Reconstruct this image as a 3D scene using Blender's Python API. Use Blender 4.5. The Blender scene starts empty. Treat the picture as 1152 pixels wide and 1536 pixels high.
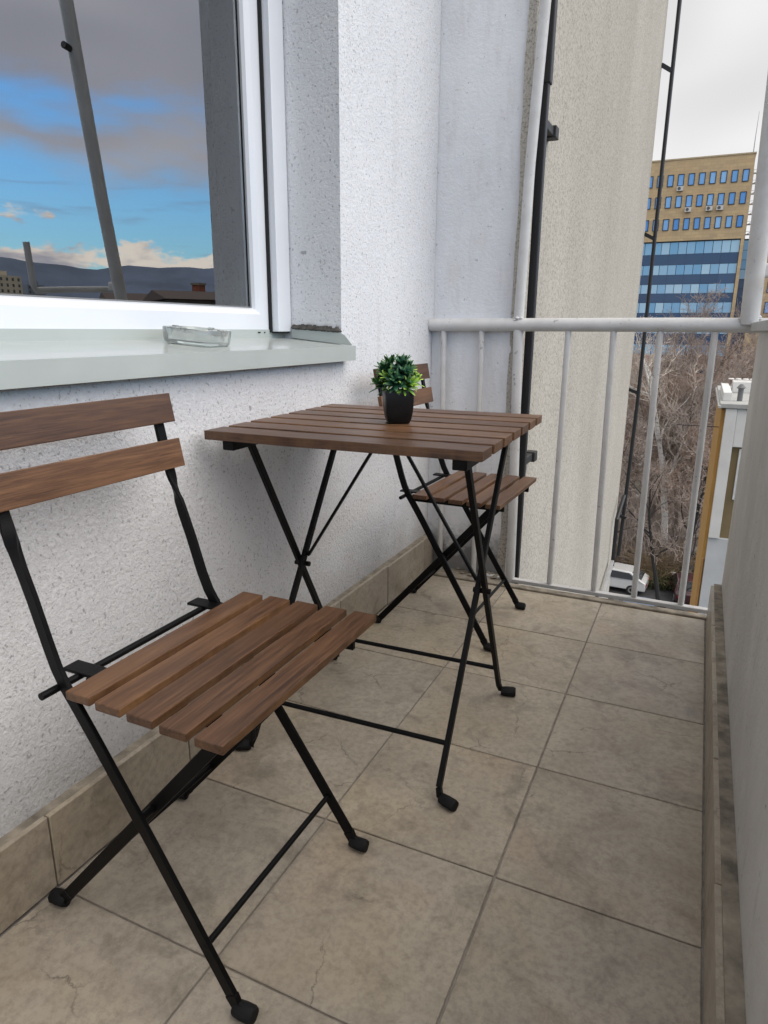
import bpy, math, random
from mathutils import Vector, Matrix, Euler
R = math.radians
sc = bpy.context.scene
col = sc.collection

# ------------------------------------------------------------------ camera
CAM = Vector((0.9789, -0.9326, 0.8916))
cam_d = bpy.data.cameras.new('Camera')
cam = bpy.data.objects.new('Camera', cam_d)
col.objects.link(cam)
cam_d.sensor_fit = 'VERTICAL'
cam_d.sensor_height = 36.0
cam_d.lens = 36.0 * 1012.24 / 1536.0
cam_d.clip_start = 0.02
cam_d.clip_end = 40000
_rz = Matrix.Rotation(0.4317, 3, 'Z')
_rx = Matrix.Rotation(-0.2651, 3, 'X')
_ry = Matrix.Rotation(-0.0072, 3, 'Y')
_cv = Matrix(((1, 0, 0), (0, 0, -1), (0, 1, 0)))          # camera axes -> x right, y forward, z up
cam.matrix_world = Matrix.Translation(CAM) @ (_rz @ _rx @ _ry @ _cv).to_4x4()
sc.camera = cam

# ------------------------------------------------------------------ light
SUN_AZ, SUN_EL = 90.0, 46.0
EXPOSURE = 0.8
sc.view_settings.view_transform = 'Standard'
sc.view_settings.look = 'None'
sc.view_settings.gamma = 1.0
sc.view_settings.exposure = EXPOSURE
sc.view_settings.use_curve_mapping = False
sc.cycles.max_bounces = 6
sc.cycles.diffuse_bounces = 3
sc.cycles.glossy_bounces = 3
sc.cycles.transmission_bounces = 6
sc.cycles.transparent_max_bounces = 6
sc.cycles.caustics_reflective = False
sc.cycles.caustics_refractive = True


def lk(nt, a, b):
    nt.links.new(a, b)


def build_world():
    w = bpy.data.worlds.new('World')
    sc.world = w
    w.cycles.sampling_method = 'MANUAL'
    w.cycles.sample_map_resolution = 256
    w.use_nodes = True
    nt = w.node_tree
    N = nt.nodes
    N.clear()
    out = N.new('ShaderNodeOutputWorld')
    bg = N.new('ShaderNodeBackground')
    bg.inputs['Strength'].default_value = 0.12
    lk(nt, bg.outputs[0], out.inputs[0])
    sky = N.new('ShaderNodeTexSky')
    sky.sky_type = 'NISHITA'
    sky.sun_disc = False
    sky.sun_elevation = R(SUN_EL)
    sky.sun_rotation = R(SUN_AZ)
    sky.air_density = 1.6
    sky.dust_density = 0.3
    sky.ozone_density = 2.5
    tc = N.new('ShaderNodeTexCoord')
    sep = N.new('ShaderNodeSeparateXYZ')
    lk(nt, tc.outputs['Generated'], sep.inputs[0])

    def M(op, a, b=None, c=None, clamp=False):
        n = N.new('ShaderNodeMath')
        n.operation = op
        n.use_clamp = clamp
        for i, v in enumerate((a, b, c)):
            if v is None:
                continue
            if isinstance(v, (int, float)):
                n.inputs[i].default_value = v
            else:
                lk(nt, v, n.inputs[i])
        return n.outputs[0]

    def sstep(v, lo, hi, to0=0.0, to1=1.0):
        n = N.new('ShaderNodeMapRange')
        n.interpolation_type = 'SMOOTHSTEP'
        lk(nt, v, n.inputs['Value'])
        n.inputs['From Min'].default_value = lo
        n.inputs['From Max'].default_value = hi
        n.inputs['To Min'].default_value = to0
        n.inputs['To Max'].default_value = to1
        return n.outputs[0]

    def noise(scale, detail, rough, loc, zs, dist=0.0):
        mp = N.new('ShaderNodeMapping')
        mp.inputs['Scale'].default_value = (1, 1, zs)
        mp.inputs['Location'].default_value = loc
        lk(nt, tc.outputs['Generated'], mp.inputs['Vector'])
        n = N.new('ShaderNodeTexNoise')
        n.inputs['Scale'].default_value = scale
        n.inputs['Detail'].default_value = detail
        n.inputs['Roughness'].default_value = rough
        n.inputs['Distortion'].default_value = dist
        lk(nt, mp.outputs[0], n.inputs['Vector'])
        return n.outputs['Fac']

    def mix(f, a, b):
        n = N.new('ShaderNodeMix')
        n.data_type = 'RGBA'
        if isinstance(f, (int, float)):
            n.inputs['Factor'].default_value = f
        else:
            lk(nt, f, n.inputs['Factor'])
        for k, v in (('A', a), ('B', b)):
            s = [i for i in n.inputs if i.name == k and i.type == 'RGBA'][0]
            if isinstance(v, tuple):
                s.default_value = (*v, 1)
            else:
                lk(nt, v, s)
        return [o for o in n.outputs if o.type == 'RGBA'][0]

    x, y, z = sep.outputs
    el = M('ARCSINE', z)                                    # radians
    # the open half of the sky: the valley side, from the right round to behind the balcony
    hl = M('SQRT', M('ADD', M('MULTIPLY', x, x), M('ADD', M('MULTIPLY', y, y), 1e-5)))
    az_c = math.radians(112)
    u = M('DIVIDE', M('ADD', M('MULTIPLY', x, math.sin(az_c)), M('MULTIPLY', y, math.cos(az_c))), hl)
    open_side = sstep(u, -0.05, 0.28)
    # deck of grey cloud whose lower edge waves around 11 degrees
    n_edge = noise(3.1, 4, 0.55, (2.3, 0.4, 1.1), 3.4, 0.25)
    edge = M('ADD', M('MULTIPLY', M('SUBTRACT', n_edge, 0.5), 0.36), el)
    deck = sstep(edge, 0.190, 0.285)
    deck = M('MAXIMUM', deck, M('SUBTRACT', 1.0, open_side))
    # streaks of loose cloud in the gap
    n_str = noise(3.4, 4, 0.6, (5.2, 1.7, 0.0), 9.0, 0.4)
    streak = M('MULTIPLY', sstep(n_str, 0.54, 0.74), 0.75)
    # low bank of cumulus over the mountains
    n_low = noise(8.5, 5, 0.55, (0.7, 3.1, 0.3), 2.0, 0.1)
    low = sstep(M('SUBTRACT', M('MULTIPLY', M('SUBTRACT', n_low, 0.5), 0.34), M('SUBTRACT', el, 0.106)), 0.0, 0.020)
    # colours (radiance before the background strength)
    skyb = N.new('ShaderNodeVectorMath')
    skyb.operation = 'MULTIPLY'
    lk(nt, sky.outputs[0], skyb.inputs[0])
    skyb.inputs[1].default_value = (0.58, 1.0, 1.5)
    n_in = noise(2.2, 2, 0.55, (9.0, 2.0, 4.0), 2.6, 0.3)
    deck_dark = mix(sstep(n_in, 0.3, 0.75), (3.9, 3.85, 4.4), (5.9, 5.7, 5.95))
    deck_lit = mix(sstep(n_in, 0.3, 0.75), (3.6, 3.55, 3.6), (4.9, 4.85, 4.85))
    deck_col = mix(open_side, deck_lit, deck_dark)
    deck_col = mix(sstep(el, 0.5, 1.2), deck_col, (5.9, 5.8, 5.8))
    n_c = noise(9.0, 4, 0.6, (1.7, 0.1, 0.9), 3.0, 0.3)
    low_col = mix(sstep(n_c, 0.38, 0.6), (4.6, 4.4, 4.9), (10.5, 9.2, 7.9))
    c = mix(streak, skyb.outputs[0], (3.0, 3.6, 4.8))
    c = mix(low, c, low_col)
    c = mix(deck, c, deck_col)
    lk(nt, c, bg.inputs['Color'])


build_world()
sun_d = bpy.data.lights.new('Sun', 'SUN')
sun_d.energy = 1.5
sun_d.angle = R(70)
sun_d.color = (1.0, 0.94, 0.86)
sun = bpy.data.objects.new('Sun', sun_d)
col.objects.link(sun)
_sd = Vector((math.sin(R(SUN_AZ)) * math.cos(R(SUN_EL)), math.cos(R(SUN_AZ)) * math.cos(R(SUN_EL)), math.sin(R(SUN_EL))))
sun.rotation_euler = (-_sd).to_track_quat('-Z', 'Y').to_euler()

# ------------------------------------------------------------------ helpers
def tag(o, label=None, cat=None, group=None, kind=None):
    if label: o['label'] = label
    if cat: o['category'] = cat
    if group: o['group'] = group
    if kind: o['kind'] = kind
    return o


def empty(name, loc=(0, 0, 0), rz=0.0, parent=None):
    o = bpy.data.objects.new(name, None)
    col.objects.link(o)
    o.location = loc
    o.rotation_euler = (0, 0, rz)
    o.empty_display_size = 0.1
    o.parent = parent
    return o


def put(name, mesh, parent=None, loc=(0, 0, 0), rot=(0, 0, 0), bevel=0.0, seg=2):
    o = bpy.data.objects.new(name, mesh)
    col.objects.link(o)
    o.location = loc
    o.rotation_euler = rot
    o.parent = parent
    if bevel:
        m = o.modifiers.new('Bevel', 'BEVEL')
        m.width = bevel
        m.segments = seg
        m.limit_method = 'ANGLE'
        m.angle_limit = R(40)
    return o


def copy_tree(o, parent=None):
    c = o.copy()
    col.objects.link(c)
    c.parent = parent
    for ch in list(o.children):
        copy_tree(ch, c)
    return c


class MB:
    def __init__(s):
        s.v = []
        s.f = []
        s.mi = []

    def face(s, idx, m=0):
        s.f.append(tuple(idx))
        s.mi.append(m)

    def poly(s, pts, m=0):
        n = len(s.v)
        s.v += [tuple(p) for p in pts]
        s.face(range(n, n + len(pts)), m)

    def box(s, a, b, m=0, mat=None):
        (x0, y0, z0), (x1, y1, z1) = a, b
        n = len(s.v)
        P = [(x0, y0, z0), (x1, y0, z0), (x1, y1, z0), (x0, y1, z0), (x0, y0, z1), (x1, y0, z1), (x1, y1, z1), (x0, y1, z1)]
        if mat is not None:
            P = [tuple(mat @ Vector(p)) for p in P]
        s.v += P
        for q in ((0, 3, 2, 1), (4, 5, 6, 7), (0, 1, 5, 4), (1, 2, 6, 5), (2, 3, 7, 6), (3, 0, 4, 7)):
            s.face([n + i for i in q], m)
        return s

    def beam(s, p0, p1, w, t, side=(0, 1, 0), m=0):
        """bar of width w (along side) and thickness t from p0 to p1"""
        p0, p1, sd = Vector(p0), Vector(p1), Vector(side)
        d = (p1 - p0).normalized()
        sd = (sd - d * sd.dot(d)).normalized()
        n = d.cross(sd)
        k = len(s.v)
        for p in (p0, p1):
            for a, b in ((-1, -1), (1, -1), (1, 1), (-1, 1)):
                s.v.append(tuple(p + sd * (a * w / 2) + n * (b * t / 2)))
        for q in ((3, 2, 1, 0), (4, 5, 6, 7), (0, 1, 5, 4), (1, 2, 6, 5), (2, 3, 7, 6), (3, 0, 4, 7)):
            s.face([k + i for i in q], m)
        return s

    def sweep(s, pts, secs, m=0):
        """rectangular section swept along pts; secs = list of (side vector, w, t)"""
        k = len(s.v)
        pts = [Vector(p) for p in pts]
        for i, p in enumerate(pts):
            d = (pts[min(i + 1, len(pts) - 1)] - pts[max(i - 1, 0)]).normalized()
            sd, w, t = secs[i]
            sd = Vector(sd)
            sd = (sd - d * sd.dot(d)).normalized()
            n = d.cross(sd)
            for a, b in ((-1, -1), (1, -1), (1, 1), (-1, 1)):
                s.v.append(tuple(p + sd * (a * w / 2) + n * (b * t / 2)))
        for i in range(len(pts) - 1):
            a = k + 4 * i
            for j in range(4):
                s.face((a + j, a + (j + 1) % 4, a + 4 + (j + 1) % 4, a + 4 + j), m)
        s.face((k + 3, k + 2, k + 1, k), m)
        e = k + 4 * (len(pts) - 1)
        s.face((e, e + 1, e + 2, e + 3), m)
        return s

    def tube(s, pts, r, n=10, m=0, cap=True):
        pts = [Vector(p) for p in pts]
        rs = r if isinstance(r, (list, tuple)) else [r] * len(pts)
        k = len(s.v)
        up = Vector((0.31, 0.17, 0.93)).normalized()
        for i, p in enumerate(pts):
            d = (pts[min(i + 1, len(pts) - 1)] - pts[max(i - 1, 0)])
            d.normalize()
            a = d.cross(up)
            if a.length < 0.05:
                a = d.cross(Vector((1, 0, 0)))
            a.normalize()
            b = d.cross(a)
            for j in range(n):
                t = 2 * math.pi * j / n
                s.v.append(tuple(p + (a * math.cos(t) + b * math.sin(t)) * rs[i]))
        for i in range(len(pts) - 1):
            q = k + n * i
            for j in range(n):
                s.face((q + j, q + n + j, q + n + (j + 1) % n, q + (j + 1) % n), m)
        if cap:
            s.face([k + j for j in range(n)], m)
            e = k + n * (len(pts) - 1)
            s.face([e + n - 1 - j for j in range(n)], m)
        return s

    def prism(s, prof, axis, a, b, m=0):
        """2D profile extruded along axis from a to b. profile coords are the other two axes in xyz order"""
        n = len(s.v)
        c = len(prof)
        for t in (a, b):
            for (p, q) in prof:
                s.v.append({'x': (t, p, q), 'y': (p, t, q), 'z': (p, q, t)}[axis])
        s.face(range(n + c - 1, n - 1, -1), m)
        s.face(range(n + c, n + 2 * c), m)
        for i in range(c):
            j = (i + 1) % c
            s.face((n + i, n + j, n + c + j, n + c + i), m)
        return s

    def lathe(s, prof, n=16, m=0, mat=None, power=None):
        """profile of (r,z) about z; power gives a rounded-square section"""
        k = len(s.v)
        for (r, z) in prof:
            for j in range(n):
                t = 2 * math.pi * j / n
                c, sn = math.cos(t), math.sin(t)
                if power:
                    q = (abs(c) ** power + abs(sn) ** power) ** (-1 / power)
                    c, sn = c * q, sn * q
                p = Vector((r * c, r * sn, z))
                s.v.append(tuple(mat @ p if mat is not None else p))
        for i in range(len(prof) - 1):
            for j in range(n):
                a = k + i * n
                s.face((a + j, a + (j + 1) % n, a + n + (j + 1) % n, a + n + j), m)
        s.face([k + n - 1 - j for j in range(n)], m)
        e = k + (len(prof) - 1) * n
        s.face([e + j for j in range(n)], m)
        return s

    def mesh(s, name, mats, smooth=False):
        me = bpy.data.meshes.new(name)
        me.from_pydata(s.v, [], s.f)
        for mm in (mats if isinstance(mats, (list, tuple)) else [mats]):
            me.materials.append(mm)
        if any(s.mi):
            me.polygons.foreach_set('material_index', s.mi)
        me.update()
        import bmesh as _b
        bm = _b.new()
        bm.from_mesh(me)
        _b.ops.recalc_face_normals(bm, faces=bm.faces)
        bm.to_mesh(me)
        bm.free()
        if smooth:
            me.polygons.foreach_set('use_smooth', [True] * len(me.polygons))
            try:
                me.set_sharp_from_angle(angle=R(40))
            except Exception:
                pass
        return me

    def build(s, name, mats, parent=None, smooth=False, bevel=0.0, loc=(0, 0, 0), rot=(0, 0, 0)):
        return put(name, s.mesh(name, mats, smooth), parent, loc, rot, bevel)


# ------------------------------------------------------------------ materials
class NB:
    def __init__(s, name):
        s.m = bpy.data.materials.new(name)
        s.m.use_nodes = True
        s.nt = s.m.node_tree
        s.N = s.nt.nodes
        s.b = s.N['Principled BSDF']
        s.tc = s.N.new('ShaderNodeTexCoord')
        s.vec = s.tc.outputs['Object']

    def link(s, a, b):
        s.nt.links.new(a, b)

    def setp(s, **k):
        for n, v in k.items():
            i = s.b.inputs[n.replace('_', ' ')]
            if isinstance(v, (int, float)):
                i.default_value = v
            elif isinstance(v, tuple):
                i.default_value = (*v, 1) if len(v) == 3 else v
            else:
                s.link(v, i)
        return s

    def randomize(s, k=37.0):
        oi = s.N.new('ShaderNodeObjectInfo')
        mu = s.N.new('ShaderNodeMath')
        mu.operation = 'MULTIPLY'
        s.link(oi.outputs['Random'], mu.inputs[0])
        mu.inputs[1].default_value = k
        ad = s.N.new('ShaderNodeVectorMath')
        ad.operation = 'ADD'
        s.link(s.vec, ad.inputs[0])
        s.link(mu.outputs[0], ad.inputs[1])
        s.vec = ad.outputs[0]
        s.rnd = oi.outputs['Random']
        return s

    def noise(s, scale, detail=4, rough=0.55, stretch=(1, 1, 1), dist=0.0, loc=(0, 0, 0)):
        mp = s.N.new('ShaderNodeMapping')
        mp.inputs['Scale'].default_value = stretch
        mp.inputs['Location'].default_value = loc
        s.link(s.vec, mp.inputs[0])
        n = s.N.new('ShaderNodeTexNoise')
        n.inputs['Scale'].default_value = scale
        n.inputs['Detail'].default_value = detail
        n.inputs['Roughness'].default_value = rough
        n.inputs['Distortion'].default_value = dist
        s.link(mp.outputs[0], n.inputs['Vector'])
        return n.outputs['Fac']

    def voro(s, scale, feature='F1', stretch=(1, 1, 1), rand=1.0):
        mp = s.N.new('ShaderNodeMapping')
        mp.inputs['Scale'].default_value = stretch
        s.link(s.vec, mp.inputs[0])
        n = s.N.new('ShaderNodeTexVoronoi')
        n.feature = feature
        n.inputs['Scale'].default_value = scale
        n.inputs['Randomness'].default_value = rand
        s.link(mp.outputs[0], n.inputs['Vector'])
        return n.outputs['Distance']

    def ramp(s, v, *stops):
        n = s.N.new('ShaderNodeValToRGB')
        e = n.color_ramp.elements
        while len(e) < len(stops):
            e.new(0.5)
        for i, (p, c) in enumerate(stops):
            e[i].position = p
            c = (c, c, c) if isinstance(c, (int, float)) else c
            e[i].color = (*c, 1)
        s.link(v, n.inputs[0])
        return n.outputs[0]

    def mix(s, f, a, b, mode='MIX'):
        n = s.N.new('ShaderNodeMix')
        n.data_type = 'RGBA'
        n.blend_type = mode
        if isinstance(f, (int, float)):
            n.inputs['Factor'].default_value = f
        else:
            s.link(f, n.inputs['Factor'])
        for k, v in (('A', a), ('B', b)):
            i = [q for q in n.inputs if q.name == k and q.type == 'RGBA'][0]
            if isinstance(v, tuple):
                i.default_value = (*v, 1)
            else:
                s.link(v, i)
        return [o for o in n.outputs if o.type == 'RGBA'][0]

    def math(s, op, a, b=0.0, clamp=False):
        n = s.N.new('ShaderNodeMath')
        n.operation = op
        n.use_clamp = clamp
        for i, v in enumerate((a, b)):
            if isinstance(v, (int, float)):
                n.inputs[i].default_value = v
            else:
                s.link(v, n.inputs[i])
        return n.outputs[0]

    def bump(s, h, strength, dist):
        n = s.N.new('ShaderNodeBump')
        n.inputs['Strength'].default_value = strength
        n.inputs['Distance'].default_value = dist
        s.link(h, n.inputs['Height'])
        if s.b.inputs['Normal'].is_linked:
            s.link(s.b.inputs['Normal'].links[0].from_socket, n.inputs['Normal'])
        s.link(n.outputs[0], s.b.inputs['Normal'])
        return s

    def axis(s, a):
        n = s.N.new('ShaderNodeSeparateXYZ')
        s.link(s.vec, n.inputs[0])
        return n.outputs['XYZ'.index(a)]


def plain(name, c, rough=0.6, metal=0.0, var=0.12, scale=8.0, bump=0.0, bscale=60, coat=0.0, spec=0.5):
    b = NB(name)
    n = b.noise(scale, 5, 0.6)
    lo = tuple(x * (1 - var) for x in c)
    hi = tuple(min(1, x * (1 + var)) for x in c)
    b.setp(Base_Color=b.ramp(n, (0.3, lo), (0.7, hi)), Roughness=rough, Metallic=metal)
    b.b.inputs['Coat Weight'].default_value = coat
    b.b.inputs['Specular IOR Level'].default_value = spec
    if bump:
        b.bump(b.noise(bscale, 4), bump, 0.003)
    return b.m


def mat_stucco():
    b = NB('white_roughcast')
    g = b.noise(125, 5, 0.7)
    v = b.voro(170, 'SMOOTH_F1')
    big = b.noise(2.2, 5, 0.6)
    mid = b.noise(11, 5, 0.65)
    base = b.ramp(big, (0.3, (0.70, 0.71, 0.735)), (0.7, (0.79, 0.80, 0.815)))
    base = b.mix(b.ramp(mid, (0.58, 0.0), (0.8, 0.22)), base, (0.62, 0.62, 0.64))
    pits = b.ramp(b.noise(150, 2, 0.5), (0.30, 1.0), (0.39, 0.0))
    base = b.mix(b.math('MULTIPLY', pits, 0.55), base, (0.22, 0.22, 0.235))
    spots = b.ramp(b.noise(38, 2, 0.45, loc=(3, 1, 7)), (0.74, 0.0), (0.78, 0.6))
    base = b.mix(spots, base, (0.2, 0.2, 0.21))
    gz = b.math('ADD', b.axis('Z'), b.math('MULTIPLY', b.noise(7, 7, .7), .34))
    base = b.mix(b.math('MULTIPLY', b.ramp(gz, (0.27, 1.0), (0.42, 0.0)), .55), base, (0.40, 0.375, 0.34))
    run = b.ramp(b.noise(5, 6, .65, stretch=(3, 3, .35), loc=(2, 5, 1)), (.58, 0.), (.74, .30))
    base = b.mix(run, base, (0.52, 0.51, 0.50))
    b.setp(Base_Color=base, Roughness=0.9)
    b.b.inputs['Specular IOR Level'].default_value = 0.2
    h = b.math('ADD', b.ramp(g, (0.28, 0.0), (0.56, 1.0)), b.math('MULTIPLY', v, 0.45))
    b.bump(h, 0.55, 0.0030)
    b.bump(b.noise(30, 3, 0.55), 0.3, 0.003)
    return b.m


def mat_pier():
    b = NB('smooth_white_render')
    big = b.noise(2.6, 6, 0.62)
    base = b.ramp(big, (0.3, (0.70, 0.71, 0.73)), (0.72, (0.83, 0.835, 0.845)))
    st = b.ramp(b.noise(7, 6, 0.7, stretch=(2.2, 1, 0.5)), (0.50, 0.0), (0.72, 0.45))
    base = b.mix(st, base, (0.55, 0.53, 0.50))
    sp = b.ramp(b.noise(70, 3, 0.5), (0.70, 0.0), (0.74, 0.55))
    base = b.mix(sp, base, (0.25, 0.25, 0.26))
    # grime of its own on the foot of the pier and along the rail
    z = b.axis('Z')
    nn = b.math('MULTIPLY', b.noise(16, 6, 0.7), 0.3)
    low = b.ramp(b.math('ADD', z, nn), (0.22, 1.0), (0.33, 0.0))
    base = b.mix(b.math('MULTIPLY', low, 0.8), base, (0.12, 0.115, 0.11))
    b.setp(Base_Color=base, Roughness=0.9)
    b.b.inputs['Specular IOR Level'].default_value = 0.2
    b.bump(b.noise(90, 5, 0.7), 0.75, 0.004)
    b.bump(b.noise(9, 4, 0.6), 0.4, 0.008)
    return b.m


def mat_facade():
    b = NB('beige_roughcast')
    g = b.noise(125, 5, 0.72, stretch=(1, 1, 0.85))
    big = b.noise(1.1, 5, 0.6, stretch=(1, 1, 0.4))
    base = b.ramp(big, (0.3, (0.45, 0.42, 0.365)), (0.7, (0.56, 0.525, 0.465)))
    base = b.mix(b.ramp(g, (0.36, 0.9), (0.52, 0.0)), base, (0.20, 0.175, 0.14))
    b.setp(Base_Color=base, Roughness=0.93)
    b.b.inputs['Specular IOR Level'].default_value = 0.15
    b.bump(g, 0.8, 0.005)
    return b.m


def mat_parapet():
    b = NB('grey_parapet_plaster')
    big = b.noise(2.0, 6, 0.65, stretch=(1, 1, 0.7))
    base = b.ramp(big, (0.3, (0.50, 0.48, 0.45)), (0.7, (0.70, 0.68, 0.65)))
    st = b.ramp(b.noise(22, 5, 0.7, stretch=(1, 1.6, 0.35)), (0.58, 0.0), (0.74, 0.45))
    base = b.mix(st, base, (0.40, 0.38, 0.35))
    b.setp(Base_Color=base, Roughness=0.9)
    b.b.inputs['Specular IOR Level'].default_value = 0.2
    sp = b.ramp(b.noise(48, 4, 0.6, loc=(2, 2, 2)), (0.66, 0.0), (0.72, 0.7))
    base = b.mix(sp, base, (0.22, 0.205, 0.185))
    pt = b.ramp(b.noise(5.5, 7, 0.7, loc=(6, 1, 2)), (0.55, 0.0), (0.68, 0.4))
    base = b.mix(pt, base, (0.72, 0.70, 0.67))
    b.setp(Base_Color=base)
    b.bump(b.noise(90, 5, 0.7), 0.8, 0.004)
    b.bump(b.noise(12, 4, 0.6), 0.35, 0.006)
    return b.m


def mat_tile(name, lo, hi, vein):
    b = NB(name).randomize(53.0)
    big = b.noise(5.0, 6, 0.66, dist=0.5)
    base = b.ramp(big, (0.30, lo), (0.70, hi))
    # patches of warmer and yellower stone
    base = b.mix(b.ramp(b.noise(3.2, 5, 0.6, loc=(5, 3, 1)), (0.5, 0.0), (0.72, 0.55)), base, (hi[0] * .95, hi[1] * .90, hi[2] * .74))
    base = b.mix(b.ramp(b.noise(2.7, 5, 0.6, loc=(1, 9, 4)), (0.58, 0.0), (0.76, 0.5)), base, (hi[0] * .95, hi[1] * .78, hi[2] * .70))
    fine = b.noise(75, 5, 0.75)
    base = b.mix(b.ramp(fine, (0.44, 0.0), (0.66, 0.50)), base, tuple(x * 0.62 for x in lo))
    smu = b.ramp(b.noise(11, 6, 0.7, loc=(1, 8, 3), dist=.4), (0.51, 0.0), (0.68, 0.58))
    base = b.mix(smu, base, tuple(x * 0.50 for x in lo))
    pale = b.ramp(b.noise(17, 6, 0.75, loc=(7, 7, 1)), (0.60, 0.0), (0.72, 0.40))
    base = b.mix(pale, base, tuple(min(1, x * 1.25) for x in hi))
    # hairline veins: warped cell borders that come and go
    nz = b.N.new('ShaderNodeTexNoise')
    nz.inputs['Scale'].default_value = 9
    nz.inputs['Detail'].default_value = 6
    nz.inputs['Roughness'].default_value = .65
    b.link(b.vec, nz.inputs['Vector'])
    sc_ = b.N.new('ShaderNodeVectorMath')
    sc_.operation = 'SCALE'
    sc_.inputs['Scale'].default_value = .10
    b.link(nz.outputs['Color'], sc_.inputs[0])
    ad = b.N.new('ShaderNodeVectorMath')
    ad.operation = 'ADD'
    b.link(b.vec, ad.inputs[0])
    b.link(sc_.outputs[0], ad.inputs[1])
    old = b.vec
    b.vec = ad.outputs[0]
    d = b.voro(4.6, 'DISTANCE_TO_EDGE')
    b.vec = old
    line = b.ramp(d, (0.0, 1.0), (0.011, 0.0))
    msk = b.ramp(b.noise(6.0, 4, 0.6, loc=(9, 1, 2)), (0.50, 0.0), (0.62, 0.7))
    base = b.mix(b.math('MULTIPLY', line, msk), base, vein)
    tint = b.ramp(b.rnd, (0.0, (0.92, 0.93, 0.95)), (1.0, (1.06, 1.05, 1.02)))
    base = b.mix(1.0, base, tint, 'MULTIPLY')
    b.setp(Base_Color=base, Roughness=b.ramp(b.noise(12, 6, 0.65), (0.3, 0.27), (0.7, 0.48)))
    b.b.inputs['Specular IOR Level'].default_value = 0.35
    b.bump(b.noise(40, 6, 0.65), 0.16, 0.002)
    return b.m


def mat_wood():
    b = NB('stained_acacia').randomize(71.0)
    warp = b.noise(2.0, 3, 0.5, stretch=(1.4, 9, 9))
    gr = b.noise(6.0, 6, 0.6, stretch=(1.3, 26, 26), dist=0.5)
    fi = b.noise(30.0, 4, 0.6, stretch=(0.8, 16, 16))
    base = b.ramp(gr, (0.28, (0.046, 0.022, 0.012)), (0.5, (0.106, 0.052, 0.027)), (0.74, (0.180, 0.094, 0.047)))
    base = b.mix(b.ramp(fi, (0.36, 0.55), (0.52, 0.0)), base, (0.030, 0.013, 0.008))
    base = b.mix(b.ramp(warp, (0.45, 0.0), (0.72, 0.5)), base, (0.20, 0.105, 0.054))
    gs = b.N.new('ShaderNodeSeparateXYZ')
    b.link(b.tc.outputs['Generated'], gs.inputs[0])
    ey = b.math('ABSOLUTE', b.math('SUBTRACT', gs.outputs['Y'], 0.5))
    ew = b.math('ADD', ey, b.math('MULTIPLY', b.math('SUBTRACT', b.noise(9, 5, .7, stretch=(2, 1, 1)), .5), 0.10))
    base = b.mix(b.math('MULTIPLY', b.ramp(ew, (0.488, 0.0), (0.52, 1.0)), 0.6), base, (0.25, 0.135, 0.06))
    tint = b.ramp(b.rnd, (0.0, (0.72, 0.69, 0.69)), (0.5, (0.95, 0.94, 0.92)), (1.0, (1.18, 1.16, 1.08)))
    base = b.mix(1.0, base, tint, 'MULTIPLY')
    b.setp(Base_Color=base, Roughness=b.ramp(fi, (0.3, 0.32), (0.7, 0.50)))
    b.b.inputs['Specular IOR Level'].default_value = 0.45
    b.bump(fi, 0.16, 0.0012)
    return b.m


MT = {}
MT['stucco'] = mat_stucco()
MT['pier'] = mat_pier()
MT['facade'] = mat_facade()
MT['parapet'] = mat_parapet()
MT['tile'] = mat_tile('beige_stone_tile', (0.355, 0.303, 0.236), (0.51, 0.448, 0.362), (0.10, 0.085, 0.07))
MT['skirt'] = mat_tile('beige_skirting_tile', (0.35, 0.298, 0.232), (0.48, 0.422, 0.345), (0.14, 0.12, 0.10))
MT['wood'] = mat_wood()
MT['grout'] = plain('grey_grout', (0.27, 0.245, 0.215), 0.9, var=0.3, scale=40)
MT['mortar'] = plain('grey_mortar', (0.27, 0.235, 0.185), 0.95, var=0.5, scale=22, bump=0.9, bscale=70)
MT['steel'] = plain('black_powder_coat', (0.004, 0.004, 0.0045), 0.45, var=0.2, scale=60, bump=0.05, bscale=400, spec=0.16)
MT['rubber'] = plain('black_rubber', (0.008, 0.008, 0.0085), 0.7, var=0.2, spec=0.25)
MT['pvc'] = plain('white_pvc', (0.76, 0.78, 0.82), 0.28, var=0.03, scale=3)
MT['bead'] = plain('grey_gasket', (0.16, 0.17, 0.18), 0.6)
MT['brush'] = plain('black_brush_seal', (0.008, 0.008, 0.009), 0.8)
MT['sill'] = plain('pale_green_sheet_metal', (0.44, 0.475, 0.455), 0.26, var=0.07, scale=4, bump=0.05, bscale=8, coat=0.25)
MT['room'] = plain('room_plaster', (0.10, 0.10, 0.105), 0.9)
MT['pipe'] = plain('black_pipe', (0.012, 0.012, 0.014), 0.5)
MT['galv'] = plain('galvanised_steel', (0.36, 0.36, 0.36), 0.5, 0.3, var=0.2)
MT['pot'] = plain('black_plastic_pot', (0.006, 0.006, 0.0065), 0.4, var=0.1, spec=0.3)
MT['soil'] = plain('dark_moss', (0.02, 0.03, 0.012), 0.9)


def mat_railpaint():
    b = NB('off_white_railing_paint')
    n = b.noise(9, 6, 0.65)
    base = b.ramp(n, (0.3, (0.50, 0.49, 0.475)), (0.7, (0.64, 0.635, 0.625)))
    ch = b.ramp(b.noise(42, 5, 0.7), (0.64, 0.0), (0.70, 0.8))
    base = b.mix(ch, base, (0.22, 0.20, 0.18))
    b.setp(Base_Color=base, Roughness=0.5)
    b.bump(b.noise(60, 4), 0.25, 0.002)
    return b.m


MT['rail'] = mat_railpaint()


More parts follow.
